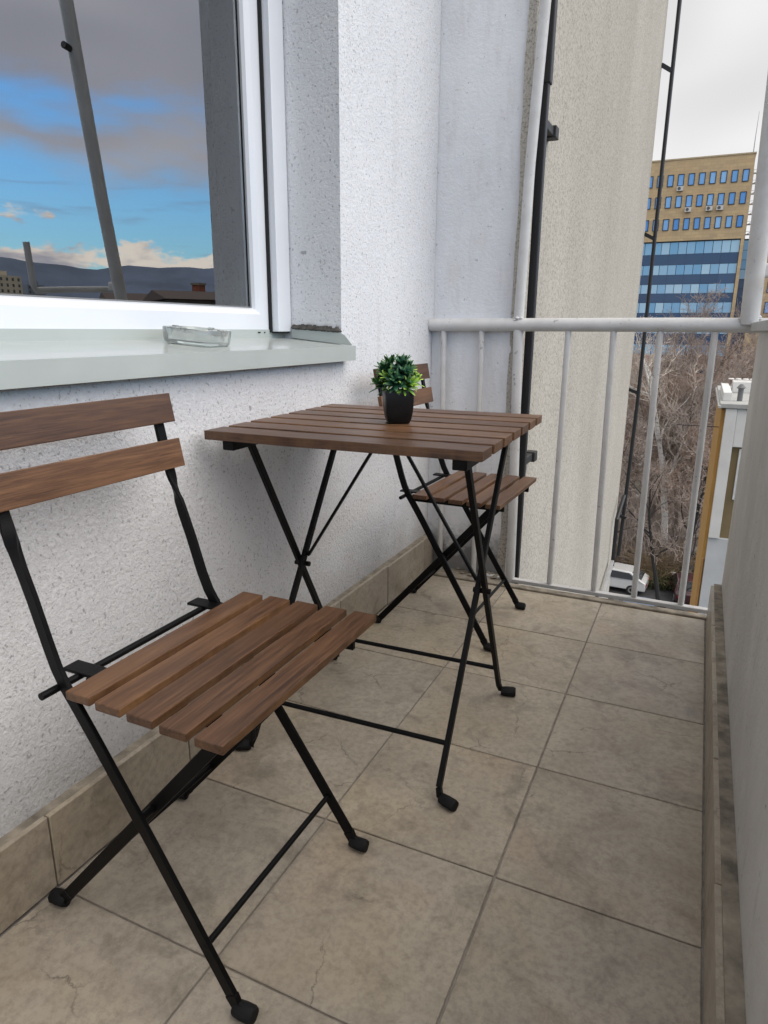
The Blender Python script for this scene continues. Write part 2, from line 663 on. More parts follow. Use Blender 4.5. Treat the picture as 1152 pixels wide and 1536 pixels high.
def mat_glass_window():
    b = NB('window_glass')
    N = b.N
    out = N['Material Output']
    gl = N.new('ShaderNodeBsdfGlossy')
    gl.inputs['Roughness'].default_value = 0.0
    gl.inputs['Color'].default_value = (0.93, 0.97, 1.0, 1)
    tr = N.new('ShaderNodeBsdfTransparent')
    tr.inputs['Color'].default_value = (0.72, 0.78, 0.76, 1)
    fr = N.new('ShaderNodeFresnel')
    fr.inputs['IOR'].default_value = 3.3
    mx = N.new('ShaderNodeMixShader')
    b.link(fr.outputs[0], mx.inputs[0])
    b.link(tr.outputs[0], mx.inputs[1])
    b.link(gl.outputs[0], mx.inputs[2])
    b.link(mx.outputs[0], out.inputs[0])
    return b.m


MT['glass'] = mat_glass_window()


def mat_clear_glass():
    b = NB('thick_clear_glass')
    b.setp(Base_Color=(0.88, 0.92, 0.90), Roughness=0.03)
    b.b.inputs['Transmission Weight'].default_value = 0.82
    b.b.inputs['IOR'].default_value = 1.48
    return b.m


MT['ashtray'] = mat_clear_glass()


def mat_leaf():
    b = NB('artificial_leaf').randomize(11.0)
    x = b.axis('Z')
    n = b.noise(120, 2)
    at = b.N.new('ShaderNodeAttribute')
    at.attribute_name = 'leaf_tone'
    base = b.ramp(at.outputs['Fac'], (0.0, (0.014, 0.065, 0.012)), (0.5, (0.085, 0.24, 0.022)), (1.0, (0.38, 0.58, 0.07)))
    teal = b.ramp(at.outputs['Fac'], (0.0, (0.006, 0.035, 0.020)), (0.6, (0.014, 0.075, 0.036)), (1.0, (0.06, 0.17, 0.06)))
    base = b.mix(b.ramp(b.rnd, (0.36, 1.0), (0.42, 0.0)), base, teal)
    b.setp(Base_Color=base, Roughness=0.42)
    b.b.inputs['Subsurface Weight'].default_value = 0.0
    return b.m


MT['leaf'] = mat_leaf()

# ------------------------------------------------------------------ terrain, street (15 m below the balcony)
GZ = -15.0


def mat_ground():
    b = NB('town_ground')
    n = b.noise(0.05, 6, 0.6)
    base = b.ramp(n, (0.35, (0.055, 0.053, 0.05)), (0.6, (0.085, 0.082, 0.062)))
    base = b.mix(b.ramp(b.noise(0.9, 5, 0.7), (0.5, 0.0), (0.7, 0.5)), base, (0.12, 0.10, 0.07))
    b.setp(Base_Color=base, Roughness=0.95)
    return b.m


m = MB()
m.poly([(-20000, -20000, GZ), (20000, -20000, GZ), (20000, 20000, GZ), (-20000, 20000, GZ)])
tag(m.build('ground', mat_ground()), kind='structure')
m = MB()
m.poly([(-30, 36.5, GZ + .004), (40, 36.5, GZ + .004), (40, 44, GZ + .004), (-30, 44, GZ + .004)])
tag(m.build('road', plain('asphalt', (0.06, 0.06, 0.062), 0.9, var=0.25, scale=1.5, bump=0.4, bscale=30)), kind='structure')
m = MB()
m.box((-30, 44, GZ - .1), (40, 44.2, GZ + .12))
m.poly([(-30, 44.2, GZ + .10), (40, 44.2, GZ + .10), (40, 46.4, GZ + .10), (-30, 46.4, GZ + .10)])
tag(m.build('pavement', plain('pavement_concrete', (0.24, 0.225, 0.20), 0.9, var=0.2, scale=2)), kind='structure')

# mountains across the valley (seen in the window pane)
rng = random.Random(5)
m = MB()
rows = 7
cols = 150
ph = [rng.uniform(0, 6.28) for _ in range(8)]
for j in range(rows):
    t = j / (rows - 1)
    for i in range(cols):
        a = R(8 + 165 * i / (cols - 1))
        d = 6200 + 2600 * t
        crest = 630 + 60 * math.sin(a * 7 + ph[0]) + 45 * math.sin(a * 17 + ph[1]) + 26 * math.sin(a * 37 + ph[2]) + 13 * math.sin(a * 83 + ph[3])
        h = crest * (t ** 0.85) * (1.0 + 0.16 * math.sin(a * 26 + 5 * t + ph[4]) * (1 - t)) * (d / 7800)
        m.v.append((d * math.sin(a), d * math.cos(a), GZ - 5 + h))
for j in range(rows - 1):
    for i in range(cols - 1):
        q = j * cols + i
        m.face((q, q + 1, q + cols + 1, q + cols))
tag(m.build('mountains', plain('haze_tinted_forest', (0.115, 0.15, 0.225), 0.95, var=0.25, scale=0.002), smooth=True), kind='structure')  # blue haze of the distance is mixed into the forest colour

# ------------------------------------------------------------------ balcony floor
S = 0.3274
XA = 0.76
floor = empty('floor', (0, 0, 0))
tag(floor, kind='structure')
m = MB()
m.box((0.02, -2.6, -0.16), (1.262, 1.318, -0.004))
m.box((0.02, 1.318, -0.15), (1.262, 1.338, 0.003))
m.build('slab', [MT['grout']], floor)
m = MB()
m.box((0.113, 1.3125, -0.003), (1.082, 1.345, 0.006))
m.build('nosing', MT['mortar'], floor, bevel=0.003)
xs = [0.1135, XA - S, XA, 1.080]
G = 0.0018
tile_mesh = {}
for k in range(-7, 4):
    for c in range(3):
        x0, x1 = xs[c], xs[c + 1]
        key = round(x1 - x0, 4)
        if key not in tile_mesh:
            mm = MB()
            w = (x1 - x0) / 2 - G
            h = S / 2 - G
            mm.box((-w, -h, -0.006), (w, h, 0.0))
            tile_mesh[key] = mm.mesh('tile', MT['tile'])
        o = put('tile', tile_mesh[key], floor, ((x0 + x1) / 2, (k + .5) * S, rng.uniform(-.0003, .0003)), bevel=0.0012, seg=1)

# ------------------------------------------------------------------ house wall with the window
WX = 0.085
WY0, WY1, WZ0, WZ1 = -1.30, 0.725, 0.846, 2.15
m = MB()
Y0, Y1, Z0, Z1, XB = -3.2, 1.42, -0.35, 3.6, -0.30


def ring(x, flip):
    o = [(x, Y0, Z0), (x, Y1, Z0), (x, Y1, Z1), (x, Y0, Z1)]
    i = [(x, WY0, WZ0), (x, WY1, WZ0), (x, WY1, WZ1), (x, WY0, WZ1)]
    n = len(m.v)
    m.v.extend(o + i)
    for a in range(4):
        b = (a + 1) % 4
        m.face((n + a, n + b, n + 4 + b, n + 4 + a))
    return n


a0 = ring(WX, False)
b0 = ring(XB, True)
for a in range(4):
    b = (a + 1) % 4
    m.face((a0 + 4 + a, a0 + 4 + b, b0 + 4 + b, b0 + 4 + a))
    m.face((a0 + a, b0 + a, b0 + b, a0 + b))
wall = m.build('house_wall', MT['stucco'])
tag(wall, 'white roughcast house wall with the window recess, behind the chairs', 'wall')
# skirting on the house wall
m = MB()
m.box((WX - .01, -2.6, -0.003), (0.1040, 1.41, 0.1335))
m.build('mortar_bed', MT['mortar'], wall)
mm = MB()
mm.box((-0.005, -S / 2 + .0015, 0), (0.005, S / 2 - .0015, 0.133))
sk_mesh = mm.mesh('skirting_tile', MT['skirt'])
for k in range(-7, 5):
    yc = (k + .5) * S
    if k == 4:
        m2 = MB()
        m2.box((-0.005, -S / 2 + .0015, 0), (0.005, -S / 2 + .09, 0.133))
        put('skirting_tile', m2.mesh('skirting_tile', MT['skirt']), wall, (0.1085, yc, 0.001), bevel=0.001, seg=1)
    else:
        put('skirting_tile', sk_mesh, wall, (0.1085 + rng.uniform(-.001, .0012), yc, 0.001 + rng.uniform(-.001, .002)), bevel=0.001, seg=1)

# room behind the window
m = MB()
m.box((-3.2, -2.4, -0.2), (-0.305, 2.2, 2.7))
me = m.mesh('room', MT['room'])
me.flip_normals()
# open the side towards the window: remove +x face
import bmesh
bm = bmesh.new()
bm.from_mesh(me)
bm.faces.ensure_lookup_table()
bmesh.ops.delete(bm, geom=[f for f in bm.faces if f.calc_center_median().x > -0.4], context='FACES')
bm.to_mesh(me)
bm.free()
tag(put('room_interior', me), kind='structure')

# window
win = empty('window', (-0.10, -0.3, WZ0))
tag(win, 'white plastic window with a sky-reflecting pane set in the wall recess', 'window')
OF = Vector((0.10, 0.3, -WZ0))          # world -> window local


def wbox(name, a, b, mat, parent=None, bevel=0.002):
    mm = MB()
    mm.box(tuple(Vector(a) + OF), tuple(Vector(b) + OF))
    return mm.build(name, mat, parent or win, bevel=bevel)


# outer frame
fr = MB()
for a, b in (((-.165, -1.30, .847), (-.112, .722, .8555)), ((-.165, .694, .8555), (-.112, .722, 2.148)),
             ((-.165, -1.30, .8555), (-.112, -1.27, 2.148)), ((-.165, -1.27, 2.11), (-.112, .694, 2.148))):
    fr.box(tuple(Vector(a) + OF), tuple(Vector(b) + OF))
fr.build('frame', MT['pvc'], win, bevel=0.002)
# sash with mitred bars (profile: flat face, then bevel to the glass)
sa = MB()
oy0, oy1, oz0, oz1 = -1.268, 0.690, 0.856, 2.106


def loop_at(ins, x):
    return [Vector((x, oy0 + ins, oz0 + ins)) + OF, Vector((x, oy1 - ins, oz0 + ins)) + OF, Vector((x, oy1 - ins, oz1 - ins)) + OF, Vector((x, oy0 + ins, oz1 - ins)) + OF]


prof = [(0.0, -.150), (0.0, -.103), (0.004, -.099), (0.016, -.099), (0.0175, -.101), (0.019, -.099), (0.070, -.099), (0.082, -.108), (0.086, -.117), (0.086, -.150)]
base = len(sa.v)
for ins, x in prof:
    sa.v.extend([tuple(p) for p in loop_at(ins, x)])
for i in range(len(prof)):
    j = (i + 1) % len(prof)
    for a in range(4):
        b = (a + 1) % 4
        sa.face((base + 4 * i + a, base + 4 * i + b, base + 4 * j + b, base + 4 * j + a))
sash = sa.build('sash', MT['pvc'], win)
ga = MB()
for (q0, q1) in ((0.0862, 0.0892),):
    A = loop_at(q0, -.1165)
    B = loop_at(q1, -.1195)
    n = len(ga.v)
    ga.v.extend([tuple(p) for p in A + B])
    for a in range(4):
        b = (a + 1) % 4
        ga.face((n + a, n + b, n + 4 + b, n + 4 + a))
ga.build('gasket', MT['bead'], sash)
gl = MB()
P = loop_at(0.083, -.122)
gl.poly(P)
gl.build('pane', MT['glass'], win)
# roller shutter guide rail with brush
wbox('guide_rail', (-.109, .659, .882), (-.070, .7215, 2.147), MT['pvc'])
wbox('brush_seal', (-.1085, .6535, .880), (-.090, .659, 2.146), MT['brush'], bevel=0)
wbox('end_cap', (-.105, .664, .878), (-.073, .717, .882), MT['brush'], bevel=0)
for yy in (.628, .600, .606):
    mm = MB()
    mm.lathe([(0.0018, 0), (0.0018, .002)], 8, mat=Matrix.Translation(Vector((-.0955, yy, .880)) + OF) @ Matrix.Rotation(R(90), 4, 'Y'))
    mm.build('weep_hole', MT['brush'], win)

# sill
sill = empty('window_sill', (0.0, -0.3, 0.84))
tag(sill, 'pale green sheet metal sill below the window with folded front lip', 'sill')
SO = Vector((0, 0.3, -0.84))
m = MB()
# folded sheet: section in xz extruded along y
sec_o = [(-.0965, .8875), (-.0965, .8660), (.121, .8465), (.1215, .8085), (.108, .8075), (.108, .8095), (.1185, .8105), (.1180, .8445), (-.0995, .8635), (-.0995, .8875)]
m.prism([(p, q) for p, q in sec_o], 'y', -1.36, 0.738)
m.v = [tuple(Vector(p) + SO) for p in m.v]
m.build('sheet', MT['sill'], sill)
m = MB()
# turned-up end along the reveal, cut on a slope in front
m.prism([(-.068, .866), (.119, .8475), (.1205, .8500), (.098, .8745), (.078, .8835), (-.068, .892)], 'y', .7175, .7205)
m.prism([(.090, .809), (.1205, .8095), (.1205, .8462), (.090, .849)], 'y', .7385, .7405)
m.v = [tuple(Vector(p) + SO) for p in m.v]
m.build('end_flange', MT['sill'], sill)
m = MB()
rr = random.Random(3)
for i in range(26):
    t = i / 25 + rr.uniform(-.02, .02)
    cx = -.06 + .14 * t
    cz = .893 - .008 * t
    m.lathe([(0.003, -.006), (.007 + rr.random() * .006, -.001), (.004, .006 + rr.random() * .006)], 7, mat=Matrix.Translation((cx, .7225, cz)))
m.v = [tuple(Vector(p) + SO) for p in m.v]
m.build('old_sealant', plain('dirty_sealant', (0.07, 0.065, 0.06), 0.95, var=0.5, scale=60), sill)

# ------------------------------------------------------------------ pier at the end of the balcony
m = MB()
m.box((-0.28, 1.4215, -1.2), (0.376, 1.485, 3.6))
m.box((.0855, 1.409, -.155), (.374, 1.4225, .929))
pier = m.build('wall_pier', MT['pier'])
tag(pier, 'short white rendered wall pier with grimy foot behind the railing end', 'wall')
m = MB()
# ragged beige coat on its outer end
pts = 46
rr = random.Random(8)
ed = [1.4075 + rr.uniform(-.0015, .0015) for _ in range(pts)]
exx = [0.371 + rr.uniform(-.004, .004) for _ in range(pts)]
zz = [-1.2 + 4.8 * i / (pts - 1) for i in range(pts)]
for i in range(pts):
    m.v.extend([(exx[i], ed[i] + .0005, zz[i]), (.3985, ed[i], zz[i]), (.401, ed[i] + .004, zz[i]), (.401, 1.492, zz[i])])
for i in range(pts - 1):
    q = 4 * i
    for j in range(3):
        m.face((q + j, q + j + 1, q + j + 5, q + j + 4))
m.build('beige_edge_coat', MT['facade'], pier)
m = MB()
rr = random.Random(21)
for i in range(26):
    x = rr.uniform(.12, .40)
    y = 1.415 - abs(rr.gauss(0, .022))
    s_ = rr.uniform(.004, .012)
    m.lathe([(s_ * .6, 0), (s_, s_ * .4), (s_ * .5, s_ * .9)], 6, mat=Matrix.Translation((x, y, .003)) @ Matrix.Rotation(rr.uniform(0, 3), 4, 'Z') @ Matrix.Scale(rr.uniform(1, 2), 4, (1, 0, 0)))
m.box((.114, 1.348, -.15), (.405, 1.4205, .002))
m.build('crumbled_mortar', MT['mortar'], pier)

# ------------------------------------------------------------------ parapet
par = empty('parapet', (1.18, -0.6, 0))
tag(par, 'solid grey plastered balcony parapet with a metal cap on top', 'parapet')
PO = Vector((-1.18, 0.6, 0))


def pbox(name, a, b, mat, bevel=0.003):
    mm = MB()
    mm.box(tuple(Vector(a) + PO), tuple(Vector(b) + PO))
    return mm.build(name, mat, par, bevel=bevel)


pbox('wall', (1.1125, -2.6, -.35), (1.264, 1.334, .895), MT['parapet'], 0.006)
capm = plain('pale_grey_sheet_cap', (0.42, 0.43, 0.42), 0.45, var=0.12, scale=12)
mm = MB()
mm.prism([(1.092 - 1.18, .893), (1.290 - 1.18, .893), (1.290 - 1.18, .916), (1.19 - 1.18, .924), (1.092 - 1.18, .916)], 'y', -2.6 + .6, 1.352 + .6)
mm.build('metal_cap', capm, par, bevel=0.002)
pbox('mortar_bed', (1.0905, -2.6, -.003), (1.12, 1.322, .1215), MT['mortar'], 0)
for k in range(-7, 5):
    L = S if k < 4 else .018
    if k == 4:
        continue
    put('skirting_tile', sk_mesh, par, tuple(Vector((1.0862 + rng.uniform(-.001, .001), (k + .5) * S, .001 - .014 + rng.uniform(-.001, .002))) + PO), bevel=0.001, seg=1)

# ------------------------------------------------------------------ railing
rail = empty('balcony_railing', (0.6, 1.385, 0))
tag(rail, 'off-white painted steel railing closing the end of the balcony', 'railing')
RO = Vector((-0.6, -1.385, 0))


def rtube(name, pts, r, n=14, mat=None, parent=None, smooth=True):
    mm = MB()
    mm.tube([Vector(p) + RO for p in pts], r, n)
    return mm.build(name, mat or MT['rail'], parent or rail, smooth=smooth)


top = rtube('top_rail', [(.0865, 1.385, .906), (.5, 1.385, .908), (.9, 1.385, .9095), (1.20, 1.385, .908)], .0215, 20)
mm = MB()
mm.box(tuple(Vector((.30, 1.373, -.004)) + RO), tuple(Vector((1.118, 1.397, .010)) + RO))
mm.build('bottom_rail', MT['rail'], rail, bevel=0.002)
for xt, xb in ((.138, .149), (.276, .284), (.568, .568), (.709, .722), (.847, .856), (1.0, 1.004)):
    rtube('baluster', [(xb, 1.385, .003), (xt, 1.385, .893)], .0098, 12)
rtube('post', [(.428, 1.387, -.25), (.419, 1.387, .30), (.401, 1.387, .92), (.410, 1.387, 1.40), (.428, 1.387, 1.84), (.468, 1.387, 2.62)], .0165, 14)
lean = rtube('leaning_post', [(1.087, 1.372, .915), (1.0715, 1.285, 1.40), (1.052, 1.185, 2.06), (1.04, 1.12, 2.45)], .0255, 18)
lean['label'] = 'thick post leaning inwards, drilled with small holes'
for t in (0.20, 0.36, .52, .68):
    p = Vector((1.087, 1.372, .915)).lerp(Vector((1.052, 1.185, 2.06)), t)
    d = (CAM - p)
    d = Vector((-.35, -1, .1)).normalized()
    mm = MB()
    mm.tube([p + RO + d * .0235, p + RO + d * .0275], .0035, 8)
    mm.build('bolt_hole', MT['brush'], lean)
mm = MB()
rr = random.Random(2)
for i in range(14):
    a = rr.uniform(0, 6.28)
    p = Vector((1.087 + .024 * math.cos(a), 1.376 + .022 * math.sin(a), .926 + rr.uniform(-.006, .006))) + RO
    mm.lathe([(.002, -.006), (.008, 0), (.003, .006)], 7, mat=Matrix.Translation(p))
mm.build('weld_bead', MT['rail'], rail, smooth=True)
mm = MB()
for i in range(9):
    a = rr.uniform(0, 6.28)
    p = Vector((.401 + .015 * math.cos(a), 1.385 + .017 * math.sin(a), .926 + rr.uniform(-.004, .004))) + RO
    mm.lathe([(.002, -.005), (.006, 0), (.002, .005)], 7, mat=Matrix.Translation(p))
mm.build('weld_bead', MT['rail'], rail, smooth=True)
rtube('bracket_arm', [(1.072, 1.345, 1.055), (1.13, 1.40, 1.058), (1.20, 1.412, 1.052), (1.20, 1.2, 1.04), (1.20, 1.03, 1.028), (1.20, 1.02, 1.05), (1.20, 1.012, 1.205)], .0125, 10)
mm = MB()
mm.box(tuple(Vector((1.095, 1.35, 1.040)) + RO), tuple(Vector((1.15, 1.40, 1.078)) + RO))
mm.build('clamp', MT['rail'], rail, bevel=.006)
mm = MB()
mm.tube([Vector((1.058, 1.205, 1.89)) + RO, Vector((1.054, 1.155, 1.895)) + RO], .012, 10)
mm.build('knob', MT['pipe'], rail)

# ------------------------------------------------------------------ folding chair
slat_cache = {}


def slat_mesh(L, w, t):
    k = (L, w, t)
    if k not in slat_cache:
        mm = MB()
        n = 6
        # a few spans so that edges are not dead straight
        rr = random.Random(int(L * 1000 + w * 100000))
        for i in range(n + 1):
            x = -L / 2 + L * i / n
            dz = rr.uniform(-.0003, .0003)
            for a, b in ((-1, -1), (1, -1), (1, 1), (-1, 1)):
                mm.v.append((x, a * w / 2, b * t / 2 + dz))
        for i in range(n):
            q = 4 * i
            for j in range(4):
                mm.face((q + j, q + (j + 1) % 4, q + 4 + (j + 1) % 4, q + 4 + j))
        mm.face((3, 2, 1, 0))
        q = 4 * n
        mm.face((q, q + 1, q + 2, q + 3))
        slat_cache[k] = mm.mesh('slat', MT['wood'])
    return slat_cache[k]


def foot_mesh(name, p, d, size=(.032, .020, .016)):
    """rubber cap lying along d from p"""
    d = Vector(d).normalized()
    sd = d.cross(Vector((0, 0, 1))).normalized()
    up = sd.cross(d)
    M4 = Matrix((d, sd, up)).transposed().to_4x4()
    M4.translation = Vector(p)
    mm = MB()
    L, w, h = size
    mm.lathe([(w * .42, 0), (w * .5, L * .12), (w * .55, L * .45), (w * .55, L * .85), (w * .45, L)], 12, mat=M4 @ Matrix.Rotation(R(90), 4, 'Y') @ Matrix.Rotation(R(45), 4, 'Z'), power=4)
    return mm


def make_chair():
    root = empty('folding_chair', (0.33, -0.210, 0))
    side = (0, 1, 0)
    prof = [(-.166, .772), (-.160, .735), (-.150, .685), (-.1425, .655), (-.1395, .645), (-.136, .633), (-.1325, .621), (-.129, .610), (-.122, .588), (-.108, .547), (-.090, .487), (-.079, .457), (-.066, .432), (-.050, .407), (-.020, .358), (.06, .222), (.174, .031)]
    tw = [0, 0, 0, 0, .12, .35, .65, .9, 1] + [1] * 8
    for sy in (-1, 1):
        pts = [(x, sy * (.168 - .014 * min(1, max(0, z - .03) / .45)) - .017 * min(1, max(0, z - .10) / .34), z) for x, z in prof]
        secs = []
        for i, (x, z) in enumerate(prof):
            a, b = prof[max(i - 1, 0)], prof[min(i + 1, len(prof) - 1)]
            t = Vector((b[0] - a[0], 0, b[1] - a[1])).normalized()
            nrm = Vector((t.z, 0, -t.x))
            ang = tw[i] * math.pi / 2
            sd = Vector((0, 1, 0)) * math.cos(ang) * sy + nrm * math.sin(ang)
            w, th = .0178, .0072
            secs.append((sd, w, th))
        mm = MB()
        mm.sweep(pts, secs)
        mm.sweep([(.174, sy * .168, .031), (.182, sy * .168, .017), (.200, sy * .168, .0125)], [((1, 0, 1), .020, .0085), ((1, 0, 1), .018, .0085), ((0, 0, 1), .012, .0085)])
        leg = mm.build('back_leg', MT['steel'], root, bevel=.0012, smooth=True)
        foot_mesh('foot', (.178, sy * .168, .0115), (1, 0, 0)).build('foot_cap', MT['rubber'], leg, smooth=True)
        mm = MB()
        mm.beam((.172, sy * .140, .412), (-.160, sy * .140, .030), .0072, .0185, side)
        mm.sweep([(-.160, sy * .140, .030), (-.172, sy * .140, .016), (-.190, sy * .140, .0125)], [((0, 1, 0), .0085, .020), ((0, 1, 0), .0085, .018), ((0, 1, 0), .0085, .012)])
        leg = mm.build('front_leg', MT['steel'], root, bevel=.0015)
        foot_mesh('foot', (-.168, sy * .140, .0115), (-1, 0, 0)).build('foot_cap', MT['rubber'], leg, smooth=True)
        mm = MB()
        mm.tube([(.037, sy * .138, .257), (.037, sy * .170, .257)], .0055, 10)
        mm.build('pivot_bolt', MT['steel'], root, smooth=True)
        # seat side rail with slotted rear bracket
        mm = MB()
        mm.beam((-.070, sy * .133, .4165), (.205, sy * .133, .4165), .0085, .020, side)
        mm.beam((-.108, sy * .128, .4335), (-.050, sy * .128, .4335), .028, .0045, side)
        mm.build('seat_rail', MT['steel'], root, bevel=.0012)
    mm = MB()
    mm.tube([(-.079, -.200, .4285), (-.079, .160, .4285)], .0052, 10)
    mm.build('seat_rod', MT['steel'], root, smooth=True)
    mm = MB()
    mm.tube([(.136, -.172, .094), (.136, .172, .094)], .0048, 10)
    mm.build('front_stretcher', MT['steel'], root, smooth=True)
    mm = MB()
    mm.tube([(-.100, -.143, .099), (-.100, .143, .099)], .0048, 10)
    mm.build('rear_stretcher', MT['steel'], root, smooth=True)
    mm = MB()
    mm.beam((.160, -.150, .414), (.160, .150, .414), .016, .006, (1, 0, 0))
    mm.build('front_stretcher', MT['steel'], root)
    Ls = [.380, .386, .390, .396, .400]
    for i in range(5):
        x = -.046 + .0215 + i * .0540
        put('seat_slat', slat_mesh(Ls[i], .0410, .0122), root, (x, 0, .4342), (0, 0, R(90)), bevel=.0014)
    for z, xx in ((.762, -.1535), (.688, -.1390)):
        put('back_slat', slat_mesh(.368, .0475, .0115), root, (xx, -.025, z), (R(90), R(0), R(90)), bevel=.0014)
        # lean back with the uprights
    for o in root.children:
        if o.name.startswith('back_slat'):
            o.rotation_euler = (Matrix.Rotation(R(-11), 3, 'Y') @ Euler((R(90), 0, R(90))).to_matrix()).to_euler()
    return root


chair = make_chair()
tag(chair, 'slatted brown folding chair on black steel legs, standing under the window sill', 'chair', 'folding bistro chairs')
chair2 = copy_tree(chair)
chair2.location = (0.326, 0.974, 0)
chair2.rotation_euler = (0, 0, R(-1.2))
tag(chair2, 'slatted brown folding chair between the table and the balcony railing', 'chair', 'folding bistro chairs')

# ------------------------------------------------------------------ folding table
tab = empty('folding_table', (0.3865, 0.377, 0), 0.036)
tag(tab, 'square folding bistro table with brown slatted top and crossed black legs', 'table')
sw, sg = .0628, .01673
for i in range(7):
    y = -.27 + sw / 2 + i * (sw + sg)
    put('top_slat', slat_mesh(.55, sw, .0175), tab, (0, y, .69125), (0, 0, 0 if i % 2 else math.pi), bevel=.0011)
for sx in (-1, 1):
    mm = MB()
    mm.beam((sx * .232, -.255, .672), (sx * .232, .255, .672), .026, .020, (1, 0, 0))
    mm.build('top_batten', MT['steel'], tab, bevel=.002)
    # leg A: near top -> far foot ; leg B: far top -> near foot
    for (yt, yb, xo) in ((-.190, .190, .226), (.205, -.245, .212)):
        mm = MB()
        mm.beam((sx * xo, yt, .672), (sx * xo, yb, .030), .0105, .0155, (1, 0, 0))
        dy = .25 if yb > 0 else -.38
        mm.sweep([(sx * xo, yb, .030), (sx * (xo + .004), yb + (.006 if yb > 0 else -.006), .016), (sx * (xo + .018), yb + dy * .03, .0125)],
                 [((1, 0, 0), .0105, .0145), ((1, 0, .6), .012, .012), ((0, 1, 0), .012, .010)])
        leg = mm.build('leg', MT['steel'], tab, bevel=.0015)
        foot_mesh('foot', (sx * (xo + .006), yb + dy * .015, .0115), (sx, dy, 0), (.036, .021, .017)).build('foot_cap', MT['rubber'], leg, smooth=True)
    yc, zc = -.002, .352
    mm = MB()
    mm.tube([(sx * .200, yc, zc), (sx * .238, yc, zc)], .006, 10)
    mm.build('pivot_bolt', MT['steel'], tab, smooth=True)
    mm = MB()
    mm.beam((sx * .205, yc + .004, zc + .02), (sx * .012, yc + .004, .680), .0095, .006, (0, 1, 0))
    mm.build('brace', MT['steel'], tab, bevel=.0012)
mm = MB()
mm.tube([(-.226, .152, .094), (.226, .152, .094)], .0052, 10)
mm.build('stretcher', MT['steel'], tab, smooth=True)
mm = MB()
mm.tube([(-.212, -.198, .098), (.212, -.198, .098)], .0052, 10)
mm.build('stretcher', MT['steel'], tab, smooth=True)

# ------------------------------------------------------------------ plant in a pot
pl = empty('potted_plant', (0.407, 0.376, 0.7001), R(31))
tag(pl, 'small artificial plant in a square black pot on the table', 'plant')
mm = MB()
mm.lathe([(.0205, 0), (.0228, .002), (.0262, .011), (.0288, .026), (.0302, .045), (.0308, .0665), (.0303, .068), (.0285, .068), (.0275, .058)], 48, power=11)
mm.build('pot', MT['pot'], pl, smooth=True)
mm = MB()
mm.lathe([(.027, .052), (.028, .060), (.014, .066)], 16, power=6)
mm.build('moss', MT['soil'], pl)


def sprig_mesh(seed):
    rr = random.Random(seed)
    mm = MB()
    tone = []
    mm.tube([(0, 0, -.02), (0, 0, .006)], .0009, 5)
    tone += [0.1] * 10
    for ringi, (nl, tilt, L, zz) in enumerate(((6, 80, .0175, -.004), (6, 56, .0195, 0.0), (5, 32, .0180, .004), (3, 12, .0140, .006))):
        for k in range(nl):
            a = 2 * math.pi * (k + .5 * ringi) / nl + rr.uniform(-.2, .2)
            tl = R(tilt + rr.uniform(-9, 9))
            l = L * rr.uniform(.85, 1.15)
            w = .0031 * rr.uniform(.85, 1.15)
            M4 = Matrix.Translation((0, 0, zz)) @ Matrix.Rotation(a, 4, 'Z') @ Matrix.Rotation(tl, 4, 'Y')
            n = len(mm.v)
            # leaf along local z, curved outwards
            prof = [(0, .35), (.3, .85), (.6, 1.0), (.82, .65), (1.0, .06)]
            base_t = rr.uniform(-.12, .12)
            for (t, ww) in prof:
                bend = .0035 * t * t
                for s_, dz in ((-1, .0007), (0, -.0004), (1, .0007)):
                    mm.v.append(tuple(M4 @ Vector((bend + dz, s_ * w * ww, l * t))))
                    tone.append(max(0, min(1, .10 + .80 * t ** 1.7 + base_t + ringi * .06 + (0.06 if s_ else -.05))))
            for i in range(len(prof) - 1):
                q = n + 3 * i
                mm.face((q, q + 1, q + 4, q + 3))
                mm.face((q + 1, q + 2, q + 5, q + 4))
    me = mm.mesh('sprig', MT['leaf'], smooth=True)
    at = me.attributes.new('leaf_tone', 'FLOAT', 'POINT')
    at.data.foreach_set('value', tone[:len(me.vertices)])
    return me


sm = [sprig_mesh(s) for s in range(4)]
rr = random.Random(12)
ga_ = math.pi * (3 - 5 ** .5)
NS = 19
for i in range(NS):
    t = (i + .5) / NS
    zc = 1 - 1.18 * t
    a = i * ga_
    rxy = math.sqrt(max(0, 1 - zc * zc))
    d = Vector((rxy * math.cos(a), rxy * math.sin(a), zc))
    p = Vector((d.x * .027, d.y * .027, .082 + d.z * .034)) * 1.0
    p += Vector((rr.uniform(-.006, .006), rr.uniform(-.006, .006), rr.uniform(-.005, .007)))
    dd = (d + Vector((0, 0, 1.0))).normalized()
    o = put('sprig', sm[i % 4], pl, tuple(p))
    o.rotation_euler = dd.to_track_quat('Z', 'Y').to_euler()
    s_ = rr.uniform(1.15, 1.6)
    o.scale = (s_, s_, s_)

# ------------------------------------------------------------------ ashtray
ash = empty('ashtray', (0.004, 0.236, .8572), R(8))
ash.rotation_euler = (0, R(5.1), R(8))
tag(ash, 'clear thick glass ashtray resting on the window sill', 'ashtray')
mm = MB()
mm.lathe([(.050, 0), (.0555, .003), (.0570, .010), (.0585, .031), (.0575, .033), (.0500, .033), (.0470, .029), (.0430, .010), (.038, .0075), (.001, .0075)], 32, power=5)
mm.build('dish', MT['ashtray'], ash, smooth=True)
for k in range(4):
    a = k * math.pi / 2
    mm = MB()
    mm.box((.0475, -.006, .0275), (.0595, .006, .0345), mat=Matrix.Rotation(a, 4, 'Z'))
    mm.build('rim_notch', MT['ashtray'], ash, bevel=.002)

